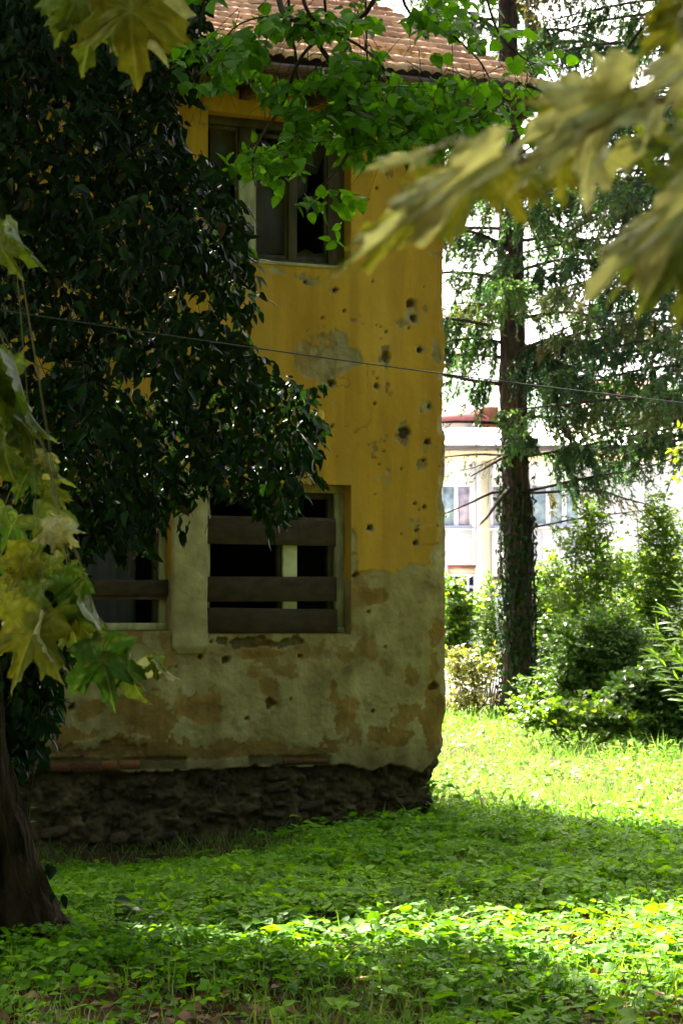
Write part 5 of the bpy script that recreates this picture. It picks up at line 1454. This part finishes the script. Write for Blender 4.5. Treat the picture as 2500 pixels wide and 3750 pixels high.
def ground_pts(n, y0, y1, pad=1.0, power=1.0):
    y = y0 + (y1 - y0) * RNG.random(n) ** power
    x = RNG.uniform(-1, 1, n) * (y * .158 + pad)
    inside = (wall_side(x, y) < .0) & (along(x, y) > -.02)
    k = ~inside
    return x[k], y[k]


def cover_density(x, y):
    d = np.ones(len(x))
    d *= np.interp(y, [7, 8.7, 9.5, 10.3], [.10, .16, .55, 1.0])
    ws = wall_side(x, y)
    d *= np.where(along(x, y) > -.1, sstep(.1, 1.1, ws + .8 * (fbm(x * 1.5, y * 1.5, 3, 2) - .5) - .9 * sstep(.8, 2.6, along(x, y)) + .2), 1)
    d *= .45 + .9 * sstep(.36, .6, fbm(x * 1.1, y * 1.1, 66, 3))
    return d


x, y = ground_pts(44000, 7.6, 19.6, 1.0)
dn = cover_density(x, y) * np.where((y > 17.6) & (along(x, y) < -.2), np.clip(1 - (y - 17.6 + .6 * (x - 2.2)) / 2.2, .25, 1), 1)
k = RNG.random(len(x)) < dn; x, y = x[k], y[k]; n = len(x)
hgt = (.03 + .17 * fbm(x * 1.6, y * 1.6, 14, 3) ** 1.5) * RNG.uniform(.35, 1.5, n) * np.interp(y, [8, 10.5], [.55, 1])
corner = np.exp(-((x - 1.05) ** 2 + (y - 18.7) ** 2) / .35); hgt *= np.where(along(x, y) > -.1, np.interp(wall_side(x, y), [.1, 1.3], [.5, 1]), 1); hgt += .08 * corner * RNG.random(n)
gz = ground_z(x, y); c = np.stack([x, y, gz + hgt], 1)
# each plant carries three leaflets
pos = []; tip = []; sz = []; rn = []
a0 = RNG.uniform(0, 2 * math.pi, n); s0 = RNG.uniform(.022, .056, n) * np.where(RNG.random(n) < .10, 1.6, 1) * (.75 + .6 * fbm(x * 2.1, y * 2.1, 88, 3)); r0 = np.clip(RNG.normal(.5, .22, n), 0, 1)
for j in range(3):
    an = a0 + j * 2.094 + RNG.normal(size=n) * .25
    dv = np.stack([np.cos(an), np.sin(an), RNG.normal(size=n) * .25 - .05], 1)
    pos.append(c + dv * .008); tip.append(dv); sz.append(s0 * RNG.uniform(.85, 1.15, n)); rn.append(np.clip(r0 + RNG.normal(size=n) * .06, 0, 1))
pos = np.concatenate(pos); tip = np.concatenate(tip); sz = np.concatenate(sz); rn = np.concatenate(rn); m = len(pos)
rt = frames(tip, np.array([0, 0, 1.]) + RNG.normal(size=(m, 3)) * .38); a = Acc(); nr = pos[:, 1] < 12.5
scatter(a, ROUND_T[0], ROUND_T[1], pos[nr], rt[nr], sz[nr], rn[nr]); scatter(a, SMALL_T[0] * np.array([1.5, 1, 1]), SMALL_T[1], pos[~nr], rt[~nr], sz[~nr], rn[~nr])
o = link('ground_cover', a.mesh('ground_cover'), M['cover']); o['kind'] = 'stuff'
# broader weeds among them
x2, y2 = ground_pts(5200, 7.8, 18.5, 1.0); k2 = RNG.random(len(x2)) < cover_density(x2, y2) * sstep(.45, .62, fbm(x2 * .9 + 7, y2 * .9, 28, 3)); x2, y2 = x2[k2], y2[k2]
pos = []; tip = []; sz = []; rn = []
for xx, yy in zip(x2, y2):
    nl = RNG.integers(3, 7); h_ = RNG.uniform(.03, .17); g_ = float(ground_z(xx, yy)); c_ = RNG.uniform(0, 1)
    for j in range(nl):
        an = j * 2.4 + RNG.normal() * .3
        pos.append((xx, yy, g_ + h_ * (.4 + .6 * j / nl))); tip.append((math.cos(an), math.sin(an), RNG.uniform(-.1, .6))); sz.append(RNG.uniform(.05, .12)); rn.append(np.clip(c_ + RNG.normal() * .1, 0, 1))
pos = np.array(pos); tip = np.array(tip); m = len(pos)
a = Acc(); scatter(a, OVATE_T[0], OVATE_T[1], pos, frames(tip, np.array([0, 0, 1.]) + RNG.normal(size=(m, 3)) * .3), np.array(sz), np.array(rn))
o = link('broad_weeds', a.mesh('broad_weeds'), M['cover']); o['kind'] = 'stuff'
a = Acc()
for k_ in range(90):
    yy = RNG.uniform(8, 12.5); xx = RNG.uniform(-1, 1) * (yy * .158 + .3); an = RNG.uniform(0, 6.28); ln = RNG.uniform(.08, .4); g_ = float(ground_z(xx, yy)) + RNG.uniform(.01, .06)
    L = smooth_line([(xx, yy, g_), (xx + math.cos(an) * ln * .5, yy + math.sin(an) * ln * .5, g_ + .02), (xx + math.cos(an) * ln, yy + math.sin(an) * ln, g_ + RNG.uniform(-.01, .06))], 6)
    V, T, Q = tube(L, np.linspace(.004, .002, 6), 4); a.add(V, T=T, Q=Q)
o = link('fallen_twigs', a.mesh('fallen_twigs'), M['twig_green']); o['kind'] = 'stuff'
# thin stalks under the leaves
a = Acc(); kk = RNG.permutation(n)[:9000]
st = c[kk]; lean = RNG.normal(size=(len(kk), 2)) * .03
B0 = np.stack([st[:, 0] + lean[:, 0], st[:, 1] + lean[:, 1], gz[kk] - .01], 1)
wv = np.array([.0014, 0, 0])
V = np.stack([B0 - wv, B0 + wv, st + wv * .6, st - wv * .6], 1).reshape(-1, 3)
a.add(V, Q=np.arange(len(kk) * 4).reshape(-1, 4), rnd=.4)
o = link('stalks', a.mesh('stalks'), M['cover']); o['kind'] = 'stuff'

# grass: tufts in the shade in front, thick on the sunlit meadow
def grass(name, x, y, h, mat, per=1, lean=.5):
    n = len(x); p = np.stack([x, y, ground_z(x, y) - .01], 1)
    d = np.stack([RNG.normal(size=n) * lean, RNG.normal(size=n) * lean, np.ones(n)], 1)
    a = Acc(); scatter(a, BLADE_T[0] * np.array([1.0, 1, 1]), BLADE_T[1], p, frames(d, np.stack([RNG.normal(size=n), RNG.normal(size=n), np.zeros(n) + .3], 1)), h, np.clip(RNG.normal(.5, .25, n), 0, 1))
    o = link(name, a.mesh(name), mat); o['kind'] = 'stuff'


x, y = ground_pts(26000, 7.6, 18.5, 1.0, 1.3)
k = RNG.random(len(x)) < np.interp(fbm(x * 1.3, y * 1.3, 25, 3), [.4, .6], [.12, 1]); x, y = x[k], y[k]
grass('grass', x, y, RNG.uniform(.06, .20, len(x)), M['grass'])
x, y = ground_pts(52000, 15.5, 37, 1.8, .9)
edge = (y - 19.0) + .75 * (x - CORNER[0]) * .9
k = (edge + RNG.normal(size=len(x)) * .5 > -.3) | (y > 20.5); x, y = x[k], y[k]
grass('meadow_grass', x, y, RNG.uniform(.08, .26, len(x)) * (.6 + fbm(x * .7, y * .7, 5, 2)), M['meadow'], lean=.6)
x, y = ground_pts(26000, 16.5, 36, 1.8, .9)
k = ((y - 19.0) + .7 * (x - CORNER[0]) + RNG.normal(size=len(x)) * .6 > -.4) & (fbm(x * .9, y * .9, 35, 3) > .42); x, y = x[k], y[k]; n = len(x)
pos = np.stack([x, y, ground_z(x, y) + RNG.uniform(.02, .20, n)], 1)
a = Acc(); scatter(a, SMALL_T[0], SMALL_T[1], pos, frames(rand_dirs(n) * np.array([1, 1, .4]), np.array([0, 0, 1.]) + RNG.normal(size=(n, 3)) * .4), RNG.uniform(.04, .10, n), np.clip(RNG.normal(.6, .25, n), 0, 1))
o = link('meadow_herbs', a.mesh('meadow_herbs'), M['meadow']); o['kind'] = 'stuff'
# dry leaves
x, y = ground_pts(5200, 7.6, 12, 1.0, 1.6)
k = RNG.random(len(x)) < np.interp(y, [8, 10.5, 12], [1, .5, .15]); x, y = x[k], y[k]; n = len(x)
a = Acc(); scatter(a, MID_T[0], MID_T[1], np.stack([x, y, ground_z(x, y) + RNG.uniform(.005, .05, n)], 1), frames(rand_dirs(n) * np.array([1, 1, .3]), np.array([0, 0, 1.]) + RNG.normal(size=(n, 3)) * .45), RNG.uniform(.03, .09, n), RNG.random(n))
o = link('fallen_leaves', a.mesh('fallen_leaves'), M['dry']); o['kind'] = 'stuff'


# ------------------------------------------------------------------ single plants in the foreground
def herb(name, label, px, py_ground, tops, leaves, size, mat=None, tpl=OVATE_T, rnd=(.3, .9), cat='plant', r=.0025):
    Y = CAMZ * FPX / (py_ground - 2250); b = P(px, py_ground, Y); base = (b[0], Y, float(ground_z(b[0], Y)))
    t = thing(name, label, cat, base)
    a = Acc(); pos = []; tip = []
    for (tx, ty) in tops:
        e = P(tx, ty, Y); L = smooth_line([np.array(base), (np.array(base) + e) / 2 + np.array([RNG.normal() * .02, RNG.normal() * .03, .02]), e], 14)
        V, T, Q = tube(L, np.linspace(r, r * .5, 14), 5); link('stem', Acc().add(V, T=T, Q=Q).mesh('stem'), M['twig_green'], t, base)
        for k in np.linspace(13 * .35, 13, max(1, leaves // len(tops))):
            i = int(k); pos.append(L[i]); an = k * 2.4; tip.append([math.cos(an), math.sin(an), .15 + RNG.normal() * .2])
    n = len(pos); pos = np.array(pos); tip = np.array(tip)
    leaf_objects('leaf', tpl, pos, frames(tip, np.array([0, -.15, 1.]) + RNG.normal(size=(n, 3)) * .25), RNG.uniform(.7, 1.25, n) * size, RNG.uniform(*rnd, n), mat or M['cover'], t, base)


herb('seedling', 'small seedling with three yellow leaves amid the green ground cover', 1945, 3300, [(1945, 3225)], 4, .05, M['shrub_yellow'], rnd=(.5, 1))
herb('thin_weed', 'thin upright weed stalk in the sunlit meadow', 2090, 2880, [(2082, 2690)], 9, .05)
herb('weed_plant', 'dark-stemmed weed with broad leaves beside the ivy trunk', 380, 3500, [(560, 3340), (470, 3330), (420, 3290)], 13, .085, M['ivy'], r=.004)
herb('nettle', 'tall nettle at the foot of the house corner', 1600, 2945, [(1590, 2860), (1640, 2850), (1670, 2900), (1560, 2870)], 30, .085)
herb('nettle', 'leafy weed growing from the base of the dark plinth', 1090, 3080, [(1060, 2990), (1110, 3010), (1140, 3030)], 16, .075)
herb('dock_plant', 'upright weed with small leaves at the shadow edge right of the corner', 2160, 3020, [(2165, 2925), (2140, 2960)], 8, .055)
herb('dock_plant', 'broad-leaved weed standing at the lit edge of the shade near the right', 2300, 3010, [(2290, 2940), (2330, 2960), (2260, 2960)], 14, .07)
herb('bright_weed', 'tall light leaf standing out of the sunlit patch of ground cover', 1790, 3440, [(1800, 3330), (1760, 3370)], 7, .085, rnd=(.8, 1))
herb('ivy_seedling', 'trailing light-green ivy shoots hanging beside the trunk base', 90, 3100, [(60, 2900), (110, 2960), (95, 3010)], 14, .06, M['cover'], IVY_T, rnd=(.2, .6), cat='ivy')
# ------------------------------------------------------------------ air
V, Q = box(-7200, 7200, -7200, 7200, -4, 700)
hz = link('haze', Acc().add(V, Q=Q).mesh('haze', False)); hz['kind'] = 'stuff'
hm = bpy.data.materials.new('haze'); hm.use_nodes = True; hn = hm.node_tree.nodes; hn.remove(hn['Principled BSDF'])
pv = hn.new('ShaderNodeVolumePrincipled'); pv.inputs['Color'].default_value = (.5, .72, 1, 1); pv.inputs['Density'].default_value = .00002; pv.inputs['Anisotropy'].default_value = .2
hm.node_tree.links.new(pv.outputs[0], hn['Material Output'].inputs['Volume']); hz.data.materials.append(hm)
